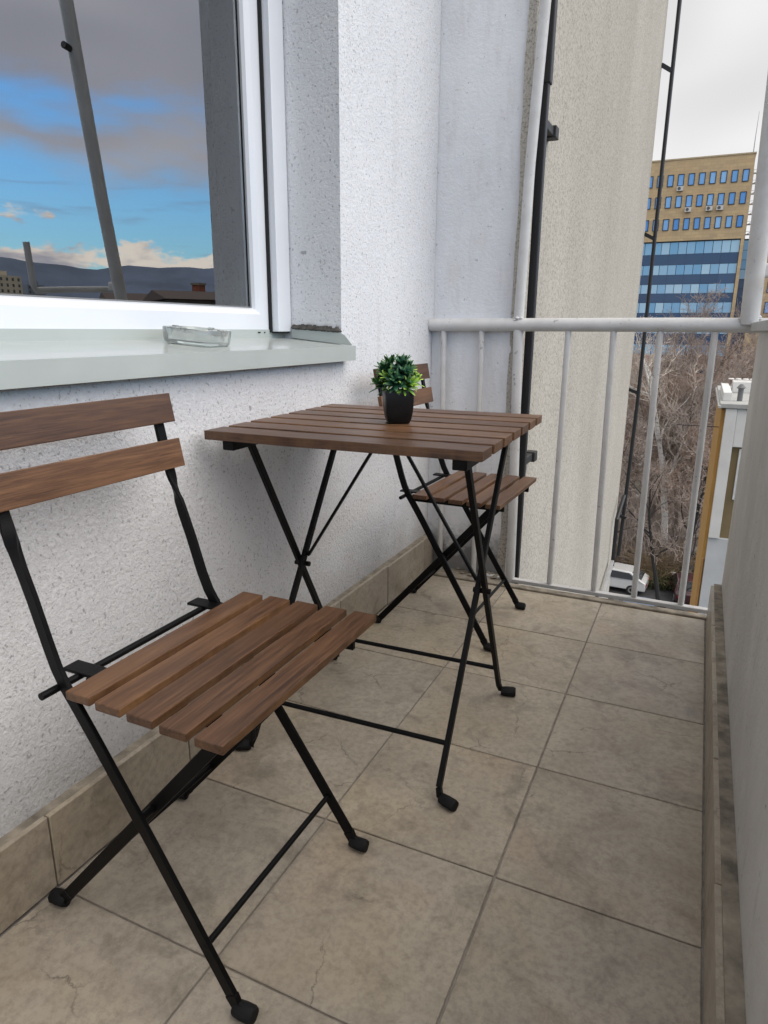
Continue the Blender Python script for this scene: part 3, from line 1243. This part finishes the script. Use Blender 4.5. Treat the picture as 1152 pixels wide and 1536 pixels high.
# ------------------------------------------------------------------ facade of the next flat and its conductors
fac = empty('neighbouring_facade', (0.2, 3.7, GZ))
tag(fac, 'tall beige roughcast wall of the same block beyond the balcony railing', 'wall')
m = MB()
m.box((-.30, 1.487 - 3.7, 0), (.372 - .2, 5.90 - 3.7, 27))
m.build('wall', MT['facade'], fac)
m = MB()
m.box((-.30, 5.90 - 3.7, 0), (.352 - .2, 5.935 - 3.7, 26.98))
m.build('edge_trim', plain('grey_edge_render', (.30, .30, .27), .9), fac)

pn = empty('black_conductor', (0.407, 1.535, -3))
tag(pn, 'thick black vertical conductor fixed beside the white wall pier', 'pipe')
mm = MB()
mm.sweep([(.0, 0, -6), (.0, 0, 2.6), (0, 0, 4.0), (.0, .0, 4.55), (.006, .0, 5.2), (.012, 0, 7.5)], [((1, 0, 0), .029, .029)] * 6)
mm.build('pipe', MT['pipe'], pn, bevel=.004)
mm = MB()
mm.sweep([(.004, 0, 4.66), (.006, 0, 5.2), (.012, 0, 7.5)], [((1, 0, 0), .034, .034)] * 3)
mm.build('upper_sleeve', MT['pipe'], pn, bevel=.004)
for z in (4.572, 3.40, 1.0):
    mm = MB()
    mm.box((-.034, -.01, z - .015), (-.006, .24, z + .015))
    mm.box((-.036, .20, z - .020), (.004, .25, z + .020))
    mm.build('bracket', plain('dark_bracket', (.03, .03, .03), .6), pn, bevel=.003)

pf = empty('corner_conductor', (0.455, 5.93, -3))
tag(pf, 'thin black conductor on stand-off brackets along the far edge of the beige wall', 'pipe')
mm = MB()
mm.tube([(-.03, 0, 1.7), (0, 0, 3.2), (.004, 0, 8), (-.01, 0, 14)], .017, 10)
mm.build('pipe', MT['pipe'], pf, smooth=True)
for z in (6.0, 4.68, 3.32, 2.1, 8.2):
    mm = MB()
    mm.beam((.0, 0, z), (-.085, -.06, z + .04), .028, .028)
    mm.build('bracket', MT['pipe'], pf)
st = empty('laundry_bracket', (0.373, 4.9, -1.4))
tag(st, 'grey diagonal laundry bracket with black end rods on the beige wall', 'bracket')
mm = MB()
mm.beam((.04, -.50, -.06), (.04, .60, .17), .03, .03, (1, 0, 0))
mm.build('arm', MT['galv'], st, bevel=.004)
mm = MB()
mm.tube([(.04, .62, .12), (.04, .62, .58), (.06, .9, .75)], .018, 8)
mm.build('end_rod', MT['pipe'], st, smooth=True)
mm = MB()
mm.tube([(.04, -.46, -.22), (.04, -.46, .20)], .018, 8)
for k in range(4):
    mm.tube([(.03, -.46, -.1 + k * .08), (.09, -.46, -.1 + k * .08)], .006, 6)
mm.build('end_rod', MT['pipe'], st, smooth=True)

# ------------------------------------------------------------------ white neighbour house (15 m away)
hs = empty('white_house', (3.5, 17.5, GZ))
tag(hs, 'white house with ochre corner strip and roof vents below the parapet', 'house')
HO = Vector((-3.5, -17.5, -GZ))
white = plain('house_white_render', (0.66, 0.65, 0.62), .9, var=.08, scale=1.5, bump=.3, bscale=25)
grey_w = plain('house_grey_render', (0.50, 0.51, 0.51), .9, var=.12, scale=1.2)
ochre = plain('ochre_render', (0.42, 0.235, 0.065), .9, var=.15, scale=2)
olive = plain('olive_render', (0.20, 0.15, 0.075), .9, var=.1, scale=2)


def hbox(name, a, b, mat, parent=None, bevel=.01):
    mm = MB()
    mm.box(tuple(Vector(a) + HO), tuple(Vector(b) + HO))
    return mm.build(name, mat, parent or hs, bevel=bevel)


hbox('wall', (1.445, 15.06, GZ), (7.5, 20.0, -.70), ochre)
hbox('pilaster', (1.52, 14.90, -3.48), (1.735, 15.055, -.66), white)
hbox('upper_wall', (1.738, 14.93, -1.46), (7.4, 15.057, -.66), white)
hbox('lower_wall', (1.52, 14.96, GZ), (7.4, 15.058, -3.483), grey_w)
hbox('recess_panel', (1.738, 15.03, -3.48), (7.3, 15.0595, -1.463), olive, bevel=0)
w_ = hbox('window', (1.88, 14.975, -2.60), (3.2, 15.028, -1.50), plain('house_window_frame', (.62, .63, .63), .4), bevel=.01)
for k in range(2):
    hbox('pane', (1.94 + k * .63, 14.968, -2.53), (2.50 + k * .63, 14.974, -1.57), plain('house_glass', (.06, .08, .09), .08), w_, bevel=0)
rf = hbox('roof', (1.40, 14.86, -.655), (7.6, 20.2, -.56), plain('roof_sheet', (.36, .36, .34), .7, var=.15, scale=3))
hbox('gutter', (1.36, 14.80, -.66), (1.42, 20.0, -.60), plain('gutter_grey', (.40, .40, .38), .6), rf)
hbox('step_block', (1.45, 15.5, -.56), (1.62, 18.5, -.38), white, rf)
hbox('step_block', (1.70, 17.9, -.56), (4.2, 18.6, -.30), white, rf)
mm = MB()
for p, r0 in (((1.78, 15.6), .055),):
    mm.tube([Vector((p[0], p[1], -.56)) + HO, Vector((p[0], p[1], -.30)) + HO, Vector((p[0], p[1], -.28)) + HO, Vector((p[0], p[1], -.20)) + HO], [r0, r0, r0 * 1.7, r0 * .6], 10)
mm.build('vent', plain('vent_grey', (.14, .14, .14), .6), rf)
mm = MB()
for k in range(9):
    mm.tube([Vector((1.66 + k * .16, 18.25, -.26)) + HO, Vector((1.66 + k * .16, 18.25, -.235)) + HO], [.08, .05], 8)
mm.build('ridge_cap', white, rf)
hbox('rod', (.60, 15.2, -1.10), (1.444, 15.215, -1.085), MT['pipe'], bevel=0)
dp = MB()
dp.tube([Vector((1.475, 15.02, GZ)) + HO, Vector((1.475, 15.02, -4.0)) + HO], .03, 8)
dp.build('downpipe', plain('copper_brown_pipe', (.36, .19, .06), .6), hs, smooth=True)

# ------------------------------------------------------------------ office building (about 110 m away)
CX = CAM.x
OY = 110.0
ob = empty('office_building', (-6, OY, GZ))
tag(ob, 'tall tan stone office block with rows of narrow windows and glass bands coloured as reflected blue sky', 'office building')
OO = Vector((6, -OY, -GZ))


def mat_stone():
    b = NB('tan_stone_cladding')
    mp = b.N.new('ShaderNodeMapping')
    mp.inputs['Rotation'].default_value = (R(90), 0, 0)
    b.link(b.vec, mp.inputs[0])
    br = b.N.new('ShaderNodeTexBrick')
    br.inputs['Scale'].default_value = 1.0
    br.inputs['Brick Width'].default_value = .95
    br.inputs['Row Height'].default_value = .42
    br.inputs['Mortar Size'].default_value = .012
    br.inputs['Color1'].default_value = (.60, .45, .25, 1)
    br.inputs['Color2'].default_value = (.50, .37, .215, 1)
    br.inputs['Mortar'].default_value = (.36, .28, .18, 1)
    b.link(mp.outputs[0], br.inputs['Vector'])
    base = b.mix(b.ramp(b.noise(.6, 5, .7), (.45, 0.), (.7, .6)), br.outputs['Color'], (.42, .32, .21))
    base = b.mix(b.ramp(b.noise(.35, 5, .7, loc=(4, 4, 4)), (.5, 0.), (.7, .5)), base, (.64, .44, .24))
    b.setp(Base_Color=base, Roughness=.85)
    return b.m


stone = mat_stone()


def mat_offglass(name, lo, hi, rough=.12):
    b = NB(name).randomize(5)
    base = b.ramp(b.rnd, (0, lo), (1, hi))
    b.setp(Base_Color=base, Roughness=rough)
    b.b.inputs['Specular IOR Level'].default_value = .45
    return b.m


g_skytint = mat_offglass('sky_reflection_tint_glass', (.08, .26, .66), (.30, .54, .86))  # reflected blue sky is put into the pane base colour
g_band = mat_offglass('sky_reflection_tint_band', (.12, .36, .62), (.40, .62, .78))  # band panes carry the sky reflection as base colour, varied per pane
g_dark = mat_offglass('dark_spandrel_glass', (.022, .065, .15), (.035, .085, .18), .2)
f_dark = plain('dark_blue_frame', (.02, .035, .06), .5)


def obox(name, a, b, mat, parent=None):
    mm = MB()
    mm.box(tuple(Vector(a) + OO), tuple(Vector(b) + OO))
    return mm.build(name, mat, parent or ob)


def azx(az, d=None):
    return CX + math.tan(R(az)) * ((d or OY) - CAM.y)


def elz(el):
    return CAM.z + math.tan(R(el)) * (OY - CAM.y)


xr = azx(1.62)
xl = azx(-12)
ztop, zband = elz(11.68), elz(6.36)
obox('wall', (xl, OY, zband), (xr, OY + 16, ztop), stone)
obox('core', (xl, OY + .25, GZ), (xr, OY + 16, zband), f_dark)
obox('pilaster', (xr - .42, OY - .02, GZ), (xr, OY + .24, zband - .02), stone)
obox('coping', (xl, OY - .08, ztop), (xr + .08, OY + 16, ztop + .18), plain('coping_stone', (.5, .40, .26), .8))
# window meshes, shared
fw = MB()
WW, WH = .80, 1.55
for a, b in (((-WW / 2, -.06, -WH / 2), (-WW / 2 + .09, .05, WH / 2)), ((WW / 2 - .09, -.06, -WH / 2), (WW / 2, .05, WH / 2)),
             ((-WW / 2 + .09, -.06, -WH / 2), (WW / 2 - .09, .05, -WH / 2 + .09)), ((-WW / 2 + .09, -.06, WH / 2 - .09), (WW / 2 - .09, .05, WH / 2))):
    fw.box(a, b)
fw_me = fw.mesh('window', f_dark)
pw = MB()
pw.box((-WW / 2 + .09, -.012, -WH / 2 + .09), (WW / 2 - .09, .02, WH / 2 - .09))
pw_me = pw.mesh('pane', g_skytint)
for zc in (elz(10.38), elz(8.98), elz(7.48)):
    for k in range(11):
        xc = azx(1.17 - .694 * k)
        o = put('window', fw_me, ob, tuple(Vector((xc, OY - .022, zc)) + OO))
        put('pane', pw_me, o, (0, 0, 0))
# glass bands: vision strips with separate panes, dark spandrels between
zb = [elz(e) for e in (6.28, 5.45, 4.72, 4.02, 3.36, 2.70, 2.05, 1.3, .6, -.2, -1.0, -1.8)]
pane_w = 1.12
bx1 = xr - .46
for r_ in range(0, len(zb) - 1):
    z1_, z0_ = zb[r_], zb[r_ + 1]
    if r_ % 2 == 0:
        mm = MB()
        mm.box((-pane_w / 2 + .035, -.03, 0), (pane_w / 2 - .035, .03, z1_ - z0_ - .06))
        me_ = mm.mesh('band_pane', g_band)
        for k in range(13):
            put('band_pane', me_, ob, tuple(Vector((bx1 - (k + .5) * pane_w, OY + .20, z0_ + .03)) + OO))
    else:
        mm = MB()
        mm.box((-pane_w + .01, -.05, 0), (pane_w - .01, .03, z1_ - z0_))
        me_ = mm.mesh('spandrel_panel', g_dark)
        for k in range(7):
            put('spandrel_panel', me_, ob, tuple(Vector((bx1 - (2 * k + 1) * pane_w, OY + .20, z0_)) + OO))
# glazed link set back, and the right wing
lx0, lx1 = xr + .02, xr + 1.7
obox('link_core', (lx0, OY + 1.6, GZ), (lx1, OY + 12, elz(6.4)), f_dark)
for r_ in range(13):
    mm = MB()
    z0_ = elz(6.3) - (r_ + 1) * 1.28
    gm = g_band if r_ < 4 else g_dark
    for k in range(2):
        obox('link_pane', (lx0 + .04 + k * .82, OY + 1.55, z0_ + .03), (lx0 + .80 + k * .82, OY + 1.598, z0_ + 1.25), gm)
wx0, wx1 = lx1 + .05, lx1 + 14
obox('wing_wall', (wx0, OY + .4, elz(-3.2)), (wx1, OY + 14, elz(8.2)), stone)
obox('wing_base', (wx0 + .5, OY + .8, GZ), (wx1 - .2, OY + 13.5, elz(-3.2) - .01), g_dark)
obox('wing_column', (wx0 - .02, OY + .35, GZ), (wx0 + .28, OY + .75, elz(-3.2) - .02), stone)
for r_ in range(6):
    zc = elz(7.3) - r_ * 2.75
    for k in range(6):
        o = put('window', fw_me, ob, tuple(Vector((wx0 + .95 + k * 1.35, OY + .378, zc)) + OO))
        put('pane', pw_me, o, (0, 0, 0))
mast = empty('antenna_mast', (xr - .3, OY + 1.5, ztop + .18))
tag(mast, 'thin antenna mast on the roof corner of the tan office block', 'antenna')
mm = MB()
mm.tube([(0, 0, 0), (0, 0, 2.2), (.05, 0, 5.2)], [.07, .05, .02], 6)
mm.build('pole', MT['galv'], mast)
lat = empty('stair_lattice', (lx0 + 1.0, OY + 4, elz(6.4)))
tag(lat, 'pale steel stair lattice standing on the glazed link of the office block', 'stair')
mm = MB()
LH = elz(11.1) - elz(6.4)
for dx in (-.9, 1.6):
    mm.tube([(dx, 0, 0), (dx, 0, LH)], .05, 6)
mm.build('upright', MT['galv'], lat)
for k in range(7):
    z = LH * (k + .6) / 7
    mm = MB()
    mm.box((-.9, -.05, z), (1.6, .6, z + .09))
    mm.box((-.9, -.05, z + .42), (1.6, -.01, z + .46))
    mm.build('landing', MT['galv'], lat)
    if k < 6:
        mm = MB()
        mm.beam((-.7, .2, z + .1), (1.4, .2, z + LH / 7), .3, .06)
        mm.build('flight', MT['galv'], lat)
# air conditioners
ac_me = MB()
ac_me.box((-.42, -.36, -.30), (.42, -.02, .30))
ac_m = ac_me.mesh('casing', plain('ac_white', (.6, .6, .58), .6))
fan = MB()
fan.lathe([(.22, 0), (.20, .02)], 14, mat=Matrix.Translation((-.1, -.362, 0)) @ Matrix.Rotation(R(90), 4, 'X'))
fan_m = fan.mesh('fan_grille', plain('ac_grille', (.10, .10, .10), .7))
for row, k in ((0, 6), (1, 5), (1, 3), (1, 2)):
    zc = (elz(10.38), elz(8.98))[row] - 1.12
    a = empty('air_conditioner', (azx(1.17 - .694 * k), OY - .01, zc))
    tag(a, 'white air conditioner hung below a narrow window of the tan office block', 'air conditioner', 'office air conditioners')
    put('casing', ac_m, a)
    put('fan_grille', fan_m, a)

# low buildings between the trees and the office block
def low_house(x, y, w, d, h, mat, label, rows_, cols_):
    e = empty('low_building', (x, y, GZ))
    tag(e, label, 'building')
    mm = MB()
    mm.box((-w / 2, 0, 0), (w / 2, d, h))
    mm.build('wall', mat, e)
    mm = MB()
    mm.prism([(-.3, h), (d + .3, h), (d / 2, h + 1.6)], 'x', -w / 2 - .3, w / 2 + .3)
    mm.build('roof', plain('weathered_roof', (.16, .10, .08), .9, var=.3, scale=2), e)
    pm = MB()
    pm.box((-.5, -.04, -.7), (.5, .02, .7))
    pme = pm.mesh('window', plain('dim_window', (.03, .035, .045), .15))
    for r_ in range(rows_):
        for c_ in range(cols_):
            put('window', pme, e, (-w / 2 + w * (c_ + .5) / cols_, 0, h * (r_ + .55) / rows_))


low_house(-9.0, 86, 9, 8, 11.5, white, 'pale low house behind the bare trees', 3, 5)
low_house(1.5, 92, 9, 8, 9.0, plain('brownish_wall', (.33, .27, .22), .9), 'brown low house in front of the tan office block', 3, 5)

# ------------------------------------------------------------------ bare trees
bark = plain('brown_bark', (.15, .115, .095), .9, var=.35, scale=3)
twigm = plain('brown_twigs', (.31, .255, .22), .9, var=.3, scale=.6)
twig2 = plain('reddish_twigs', (.33, .25, .20), .9, var=.3, scale=.6)
birchb = NB('white_birch_bark')
birchb.setp(Base_Color=birchb.mix(birchb.ramp(birchb.noise(2.2, 4, .6, stretch=(1, 1, 4)), (.55, 0.), (.66, .8)), (.66, .64, .60), (.16, .14, .13)), Roughness=.85)
birchb = birchb.m
btwig = plain('pale_birch_twigs', (.46, .40, .34), .9, var=.3, scale=.6)
darkb = plain('dark_wet_bark', (.020, .018, .017), .9, var=.3, scale=3)


def tree(name, x, y, H, seed, label, tm, cm, spread=.5, dens=1.0, group='bare trees beyond the railing', lean=(0, 0), base_r=.22, tw_r=.016, first=.28, wob=.10):
    rr = random.Random(seed)
    root = empty(name, (x, y, GZ))
    tag(root, label, 'tree', group)
    tr, cr = MB(), MB()

    def rv(s):
        return Vector((rr.gauss(0, s), rr.gauss(0, s), rr.gauss(0, s)))

    def grow(p, d, L, r, depth):
        n = 4 if depth < 2 else 3
        pts, rad = [p.copy()], [r]
        cur, dd = p.copy(), d.copy()
        for i in range(n):
            dd = (dd + rv(wob if depth == 0 else .20) + Vector((0, 0, .10 if depth else .03))).normalized()
            cur = cur + dd * (L / n)
            pts.append(cur.copy())
            rad.append(max(tw_r * .6, r * (1 - .72 * (i + 1) / n)))
        (tr if depth < 2 else cr).tube(pts, rad, 7 if depth == 0 else (5 if depth == 1 else 3), cap=False)
        if depth >= 4:
            return
        nb = int({0: 15, 1: 8, 2: 7, 3: 5}[depth] * dens + rr.random())
        for k in range(nb):
            t = (first if depth == 0 else .22) + (1 - (first if depth == 0 else .22)) * (k + rr.random()) / nb
            f = min(t * n, n - 1e-4)
            i = int(f)
            q = pts[i].lerp(pts[i + 1], f - i)
            ax = (pts[i + 1] - pts[i]).normalized()
            perp = ax.cross(rv(1)).normalized()
            ang = rr.uniform(.45, .95) * (1.0 + spread * .4)
            nd = (ax * math.cos(ang) + perp * math.sin(ang)).normalized()
            l2 = L * {0: .42, 1: .50, 2: .52, 3: .55}[depth] * rr.uniform(.7, 1.15) * (1.15 - .55 * t if depth == 0 else 1)
            grow(q, nd, l2, max(tw_r, rad[i] * .5), depth + 1)

    grow(Vector((0, 0, -.1)), Vector((lean[0], lean[1], 1)).normalized(), H, base_r, 0)
    tr.build('trunk', tm, root, smooth=True)
    cr.build('crown', cm, root)
    return root


def polar(az, d):
    return CAM.x + d * math.sin(R(az)), CAM.y + d * math.cos(R(az))


BL = 'bare brown deciduous tree with dense fine twigs beyond the railing'
specs = [(-4.6, 58, 15.0, 1), (-3.3, 50, 15.5, 2), (-1.0, 62, 18.2, 3), (-2.4, 66, 18.5, 4), (0.5, 55, 15.5, 5), (-5.6, 46, 12.5, 6), (1.6, 68, 16.5, 8), (0.9, 47, 11.0, 9), (-4.0, 72, 15, 10), (-.4, 52, 13.0, 13), (2.9, 74, 17, 14), (-7.0, 60, 15, 15)]
for az, d, h, s_ in specs:
    x, y = polar(az, d)
    tree('bare_tree', x, y, h * .80, s_, BL, bark, twig2 if s_ % 2 else twigm, tw_r=.017)
x, y = polar(-1.05, 49)
tree('birch_tree', x, y, 14.6, 35, 'white-barked birch with pale upright branches among the brown trees', birchb, btwig, spread=.1, dens=.75, group=None, base_r=.26, tw_r=.02, first=.3, wob=.05)
x, y = polar(-.75, 38.5)
tree('dark_tree', x, y, 8.0, 44, 'slim tree with a black wet trunk forking above the parked cars', darkb, twigm, spread=.4, dens=.6, group=None, base_r=.15, lean=(-.10, 0), tw_r=.014, first=.45)
x, y = polar(.75, 41)
tree('dark_tree', x, y, 9.0, 47, 'dark leaning tree beside the corner of the white house', darkb, twigm, spread=.5, dens=.7, group=None, base_r=.16, lean=(.05, 0), tw_r=.014, first=.3)


def shrub(x, y, H, seed, label, mats, green):
    rr = random.Random(seed)
    root = empty('shrub', (x, y, GZ))
    tag(root, label, 'shrub')
    mm, lf = MB(), MB()
    for i in range(150):
        a = rr.uniform(0, 6.28)
        r0 = rr.uniform(0, .9)
        p = Vector((r0 * math.cos(a), r0 * math.sin(a), 0))
        d = Vector((math.cos(a) * rr.uniform(.1, .9), math.sin(a) * rr.uniform(.1, .9), 1)).normalized()
        L = H * rr.uniform(.5, 1.1)
        q1 = p + d * L * .5
        q2 = q1 + (d + Vector((math.cos(a) * .7, math.sin(a) * .7, -.5))).normalized() * L * .55
        mm.tube([p, q1, q2], [.02, .016, .009], 3, cap=False)
        if green:
            for k in range(14):
                c = p.lerp(q1, rr.random()) + Vector((rr.gauss(0, .18), rr.gauss(0, .18), rr.gauss(0, .14)))
                u_ = Vector((rr.gauss(0, 1), rr.gauss(0, 1), rr.gauss(0, 1))).normalized() * .07
                v_ = u_.cross(Vector((rr.gauss(0, 1), rr.gauss(0, 1), 1))).normalized() * .04
                lf.poly([c - u_, c + v_, c + u_, c - v_])
    mm.build('stems', mats[0], root)
    if green:
        lf.build('leaves', mats[1], root)


rr = random.Random(77)
bw = MB()
for i in range(5200):
    az = rr.uniform(-9, 4)
    d = rr.uniform(46.8, 64)
    x, y = polar(az, d)
    hh = rr.uniform(.8, 4.2) * rr.uniform(.5, 1)
    a = rr.uniform(0, 6.28)
    q0 = Vector((x, y, GZ - .05))
    q1 = q0 + Vector((math.cos(a) * .35, math.sin(a) * .35, hh * .6))
    q2 = q1 + Vector((math.cos(a) * rr.uniform(.2, .9), math.sin(a) * .4, hh * rr.uniform(.1, .5)))
    bw.tube([q0, q1, q2], [.026, .02, .01], 3, cap=False)
    for k in range(2):
        t0 = q0.lerp(q1, rr.uniform(.4, 1))
        b2 = rr.uniform(0, 6.28)
        bw.tube([t0, t0 + Vector((math.cos(b2) * .6, math.sin(b2) * .5, rr.uniform(.2, .9)))], [.015, .008], 3, cap=False)
tag(bw.build('brushwood', twigm), 'tangled brown brushwood under the bare trees', 'brushwood', kind='stuff')
straw = plain('straw_stems', (.22, .16, .095), .9, var=.3)
gleaf = plain('dull_green_leaves', (.065, .095, .03), .7, var=.4, scale=2)
x, y = polar(-1.2, 44.6)
shrub(x, y, 1.5, 1, 'low green shrub on the verge in front of the birch', (straw, gleaf), True)
x, y = polar(-.2, 45.2)
shrub(x, y, 1.3, 2, 'low green shrub beside the dark tree trunk', (straw, gleaf), True)
x, y = polar(-2.0, 46.0)
shrub(x, y, 3.2, 3, 'tall straw-coloured shrub with arching stems below the birch', (straw, gleaf), False)
x, y = polar(-.9, 47.2)
shrub(x, y, 3.0, 4, 'tall straw-coloured shrub behind the dark trunk', (straw, gleaf), False)

# ------------------------------------------------------------------ vehicles
glassd = plain('car_glass', (.012, .015, .018), .06)
tyre = plain('tyre', (.02, .02, .02), .85)
rimm = plain('rim', (.45, .45, .46), .35, .6)
headm = plain('headlight', (.75, .75, .72), .15)
tailm = plain('tail_light', (.35, .02, .02), .2)


def vehicle(name, label, x, y, rz, c, van=False):
    e = empty(name, (x, y, GZ + .004), rz)
    tag(e, label, 'van' if van else 'car')
    paint = plain(name + '_paint', c, .25, 0, var=.04, coat=.6)
    L, W, H = (4.8, 1.9, 1.95) if van else (4.3, 1.74, 1.46)
    a = L / 2
    mm = MB()
    if van:
        body = [(-a, .32), (a, .32), (a, .85), (a - .75, 1.05), (a - 1.35, H - .05), (a - 1.6, H), (-a + .15, H), (-a, H - .2)]
    else:
        body = [(-a, .30), (a, .30), (a, .62), (a - .15, .76), (a - 1.15, .93), (a - 1.85, 1.40), (a - 2.3, H), (-a + .95, H - .03), (-a + .25, .98), (-a, .86)]
    # tapered extrusion: waist full width, roof narrower
    n = len(mm.v)
    cnum = len(body)
    for s_ in (-1, 1):
        for (px, pz) in body:
            k = 0 if pz < .98 else min(1, (pz - .98) / (H - .98))
            mm.v.append((px, s_ * (W / 2 - .17 * k * (0.5 if van else 1)), pz))
    mm.face(range(n + cnum - 1, n - 1, -1))
    mm.face(range(n + cnum, n + 2 * cnum))
    for i in range(cnum):
        j = (i + 1) % cnum
        mm.face((n + i, n + j, n + cnum + j, n + cnum + i))
    bd = mm.build('body', paint, e, bevel=.07, smooth=True)
    if van:
        ws = [(a - .80, 1.09), (a - 1.33, H - .13)]
        sd = [(a - 1.05, 1.10), (a - 1.5, H - .18), (-a + .4, H - .18), (-a + .4, 1.10)]
        rw = [(-a - .006, 1.05), (-a - .006, H - .28)]
    else:
        ws = [(a - 1.20, .97), (a - 1.84, 1.385)]
        sd = [(a - 1.45, .97), (a - 2.0, 1.37), (a - 2.35, H - .09), (-a + 1.02, H - .12), (-a + .5, .99)]
        rw = [(-a + .29, 1.01), (-a + .87, H - .09)]

    def off(p):
        k = 0 if p[1] < .98 else min(1, (p[1] - .98) / (H - .98))
        return W / 2 - .17 * k * (0.5 if van else 1)
    for s_ in (-1, 1):
        mm = MB()
        mm.poly([(p[0], s_ * (off(p) + .006), p[1]) for p in sd])
        mm.build('side_window', glassd, e)
    for nm, q, sh in (('windscreen', ws, .03), ('rear_window', rw, -.01)):
        mm = MB()
        d0, d1 = off(q[0]) - .1, off(q[1]) - .1
        mm.poly([(q[0][0] + sh, -d0, q[0][1] + .012), (q[0][0] + sh, d0, q[0][1] + .012), (q[1][0] + sh, d1, q[1][1] + .012), (q[1][0] + sh, -d1, q[1][1] + .012)])
        mm.build(nm, glassd, e)
    for sx in (-1, 1):
        for s_ in (-1, 1):
            mm = MB()
            M4 = Matrix.Translation((sx * (a - .8), s_ * (W / 2 - .10), .32)) @ Matrix.Rotation(R(-90) * s_, 4, 'X')
            mm.lathe([(.20, -.1), (.31, -.09), (.32, 0), (.31, .10), (.20, .115)], 20, mat=M4)
            wh = mm.build('wheel', tyre, e, smooth=True)
            mm = MB()
            mm.lathe([(.20, .10), (.19, .122), (.05, .11)], 14, mat=M4)
            mm.build('rim', rimm, wh)
            mm = MB()
            mm.box((sx * a - .03, s_ * (W / 2 - .22) - .16, .62), (sx * a + .012, s_ * (W / 2 - .22) + .14, .76))
            mm.build('headlight' if sx > 0 else 'tail_light', headm if sx > 0 else tailm, e, bevel=.01)
    mm = MB()
    mm.box((a - .02, -.55, .36), (a + .015, .55, .50))
    mm.build('bumper', tyre, e, bevel=.01)


x, y = polar(-4.95, 43.2)
vehicle('parked_car', 'white car parked by the kerb below the beige wall', x, y, R(176), (.62, .62, .60))
x, y = polar(.95, 43.4)
vehicle('parked_car', 'dark maroon car parked beside the white house', x, y, R(97), (.055, .018, .022))
x, y = polar(1.05, 49.8)
vehicle('parked_car', 'silver car parked behind the dark maroon car', x, y, R(95), (.42, .44, .47))
x, y = polar(1.0, 56.5)
vehicle('parked_car', 'blue car parked behind the silver car', x, y, R(94), (.05, .11, .32))
x, y = polar(-1.9, 37.6)
vehicle('parked_car', 'grey-blue car parked on the near side of the road', x, y, R(4), (.16, .22, .32))
x, y = polar(-4.4, 66)
vehicle('parked_car', 'white car standing among the trunks of the bare trees', x, y, R(20), (.6, .6, .58))

# ------------------------------------------------------------------ town on the valley side, mirrored in the pane
def block(name, x, y, w, d, z1, mat, label, rz=0, win_rows=8, win_cols=6, wm=None, roof=None):
    e = empty(name, (x, y, GZ), rz)
    tag(e, label, 'building')
    h = z1 - GZ
    mm = MB()
    mm.box((-w / 2, -d / 2, 0), (w / 2, d / 2, h))
    mm.build('wall', mat, e)
    if roof:
        mm = MB()
        mm.prism([(-w / 2 - .4, h), (w / 2 + .4, h), (0, h + roof)], 'y', -d / 2 - .4, d / 2 + .4)
        mm.build('roof', plain('dark_tile_roof', (.09, .06, .05), .9), e)
    else:
        mm = MB()
        mm.box((-w / 4, -d / 4, h), (w / 6, d / 4, h + 2.4))
        mm.build('roof_house', mat, e)
    pm = MB()
    pm.box((-.05, -.6, -.75), (.02, .6, .75))
    pme = pm.mesh('window', wm or plain('town_window', (.04, .05, .07), .15))
    for r_ in range(win_rows):
        for c_ in range(win_cols):
            put('window', pme, e, (-w / 2, -d / 2 + d * (c_ + .5) / win_cols, h - 1.8 - r_ * 2.9))
    return e


MCX = -0.244 - CAM.x        # camera mirrored in the pane, used only to aim the town


def vpolar(az, d):
    return -(CAM.x + 0.244) + d * math.sin(R(az)), CAM.y + d * math.cos(R(az))


cream = plain('cream_town_wall', (.74, .66, .52), .9)
x, y = vpolar(53.6, 420)
block('apartment_block', x, y, 16, 20, 26, cream, 'cream terraced apartment block mirrored at the edge of the window pane', R(0), 8, 6)
x, y = vpolar(55.0, 410)
block('apartment_block', x, y, 14, 16, 33, cream, 'taller cream apartment block beyond the terraced one, mirrored in the pane', R(10), 8, 5)
x, y = vpolar(51.2, 520)
block('apartment_block', x, y, 8, 12, 27, plain('grey_tower', (.25, .28, .33), .6), 'slim grey tower next to the cream blocks mirrored in the pane', R(5), 8, 4)
x, y = vpolar(40.6, 75)
block('town_house', x, y, 9, 15, 3.2, plain('brown_town_wall', (.20, .17, .14), .9), 'brown house with dark pitched roof mirrored below the mountains', R(38), 4, 5, roof=.9)
x, y = vpolar(37.0, 60)
block('town_house', x, y, 9, 12, 2.9, plain('umber_town_wall', (.16, .14, .12), .9), 'umber house with low roof mirrored beside the window reveal', R(36), 4, 4, roof=.8)
x, y = vpolar(39.5, 74)
ch = empty('brick_chimney', (x, y, 3.0))
tag(ch, 'red brick chimney on the roof mirrored in the window pane', 'chimney')
mm = MB()
mm.box((-.45, -.45, -1.2), (.45, .45, 2.0))
mm.build('stack', plain('red_brick', (.30, .10, .06), .9, var=.3, scale=4), ch)
mm = MB()
mm.box((-.55, -.55, 2.0), (.55, .55, 2.2))
mm.build('cap', MT['mortar'], ch)
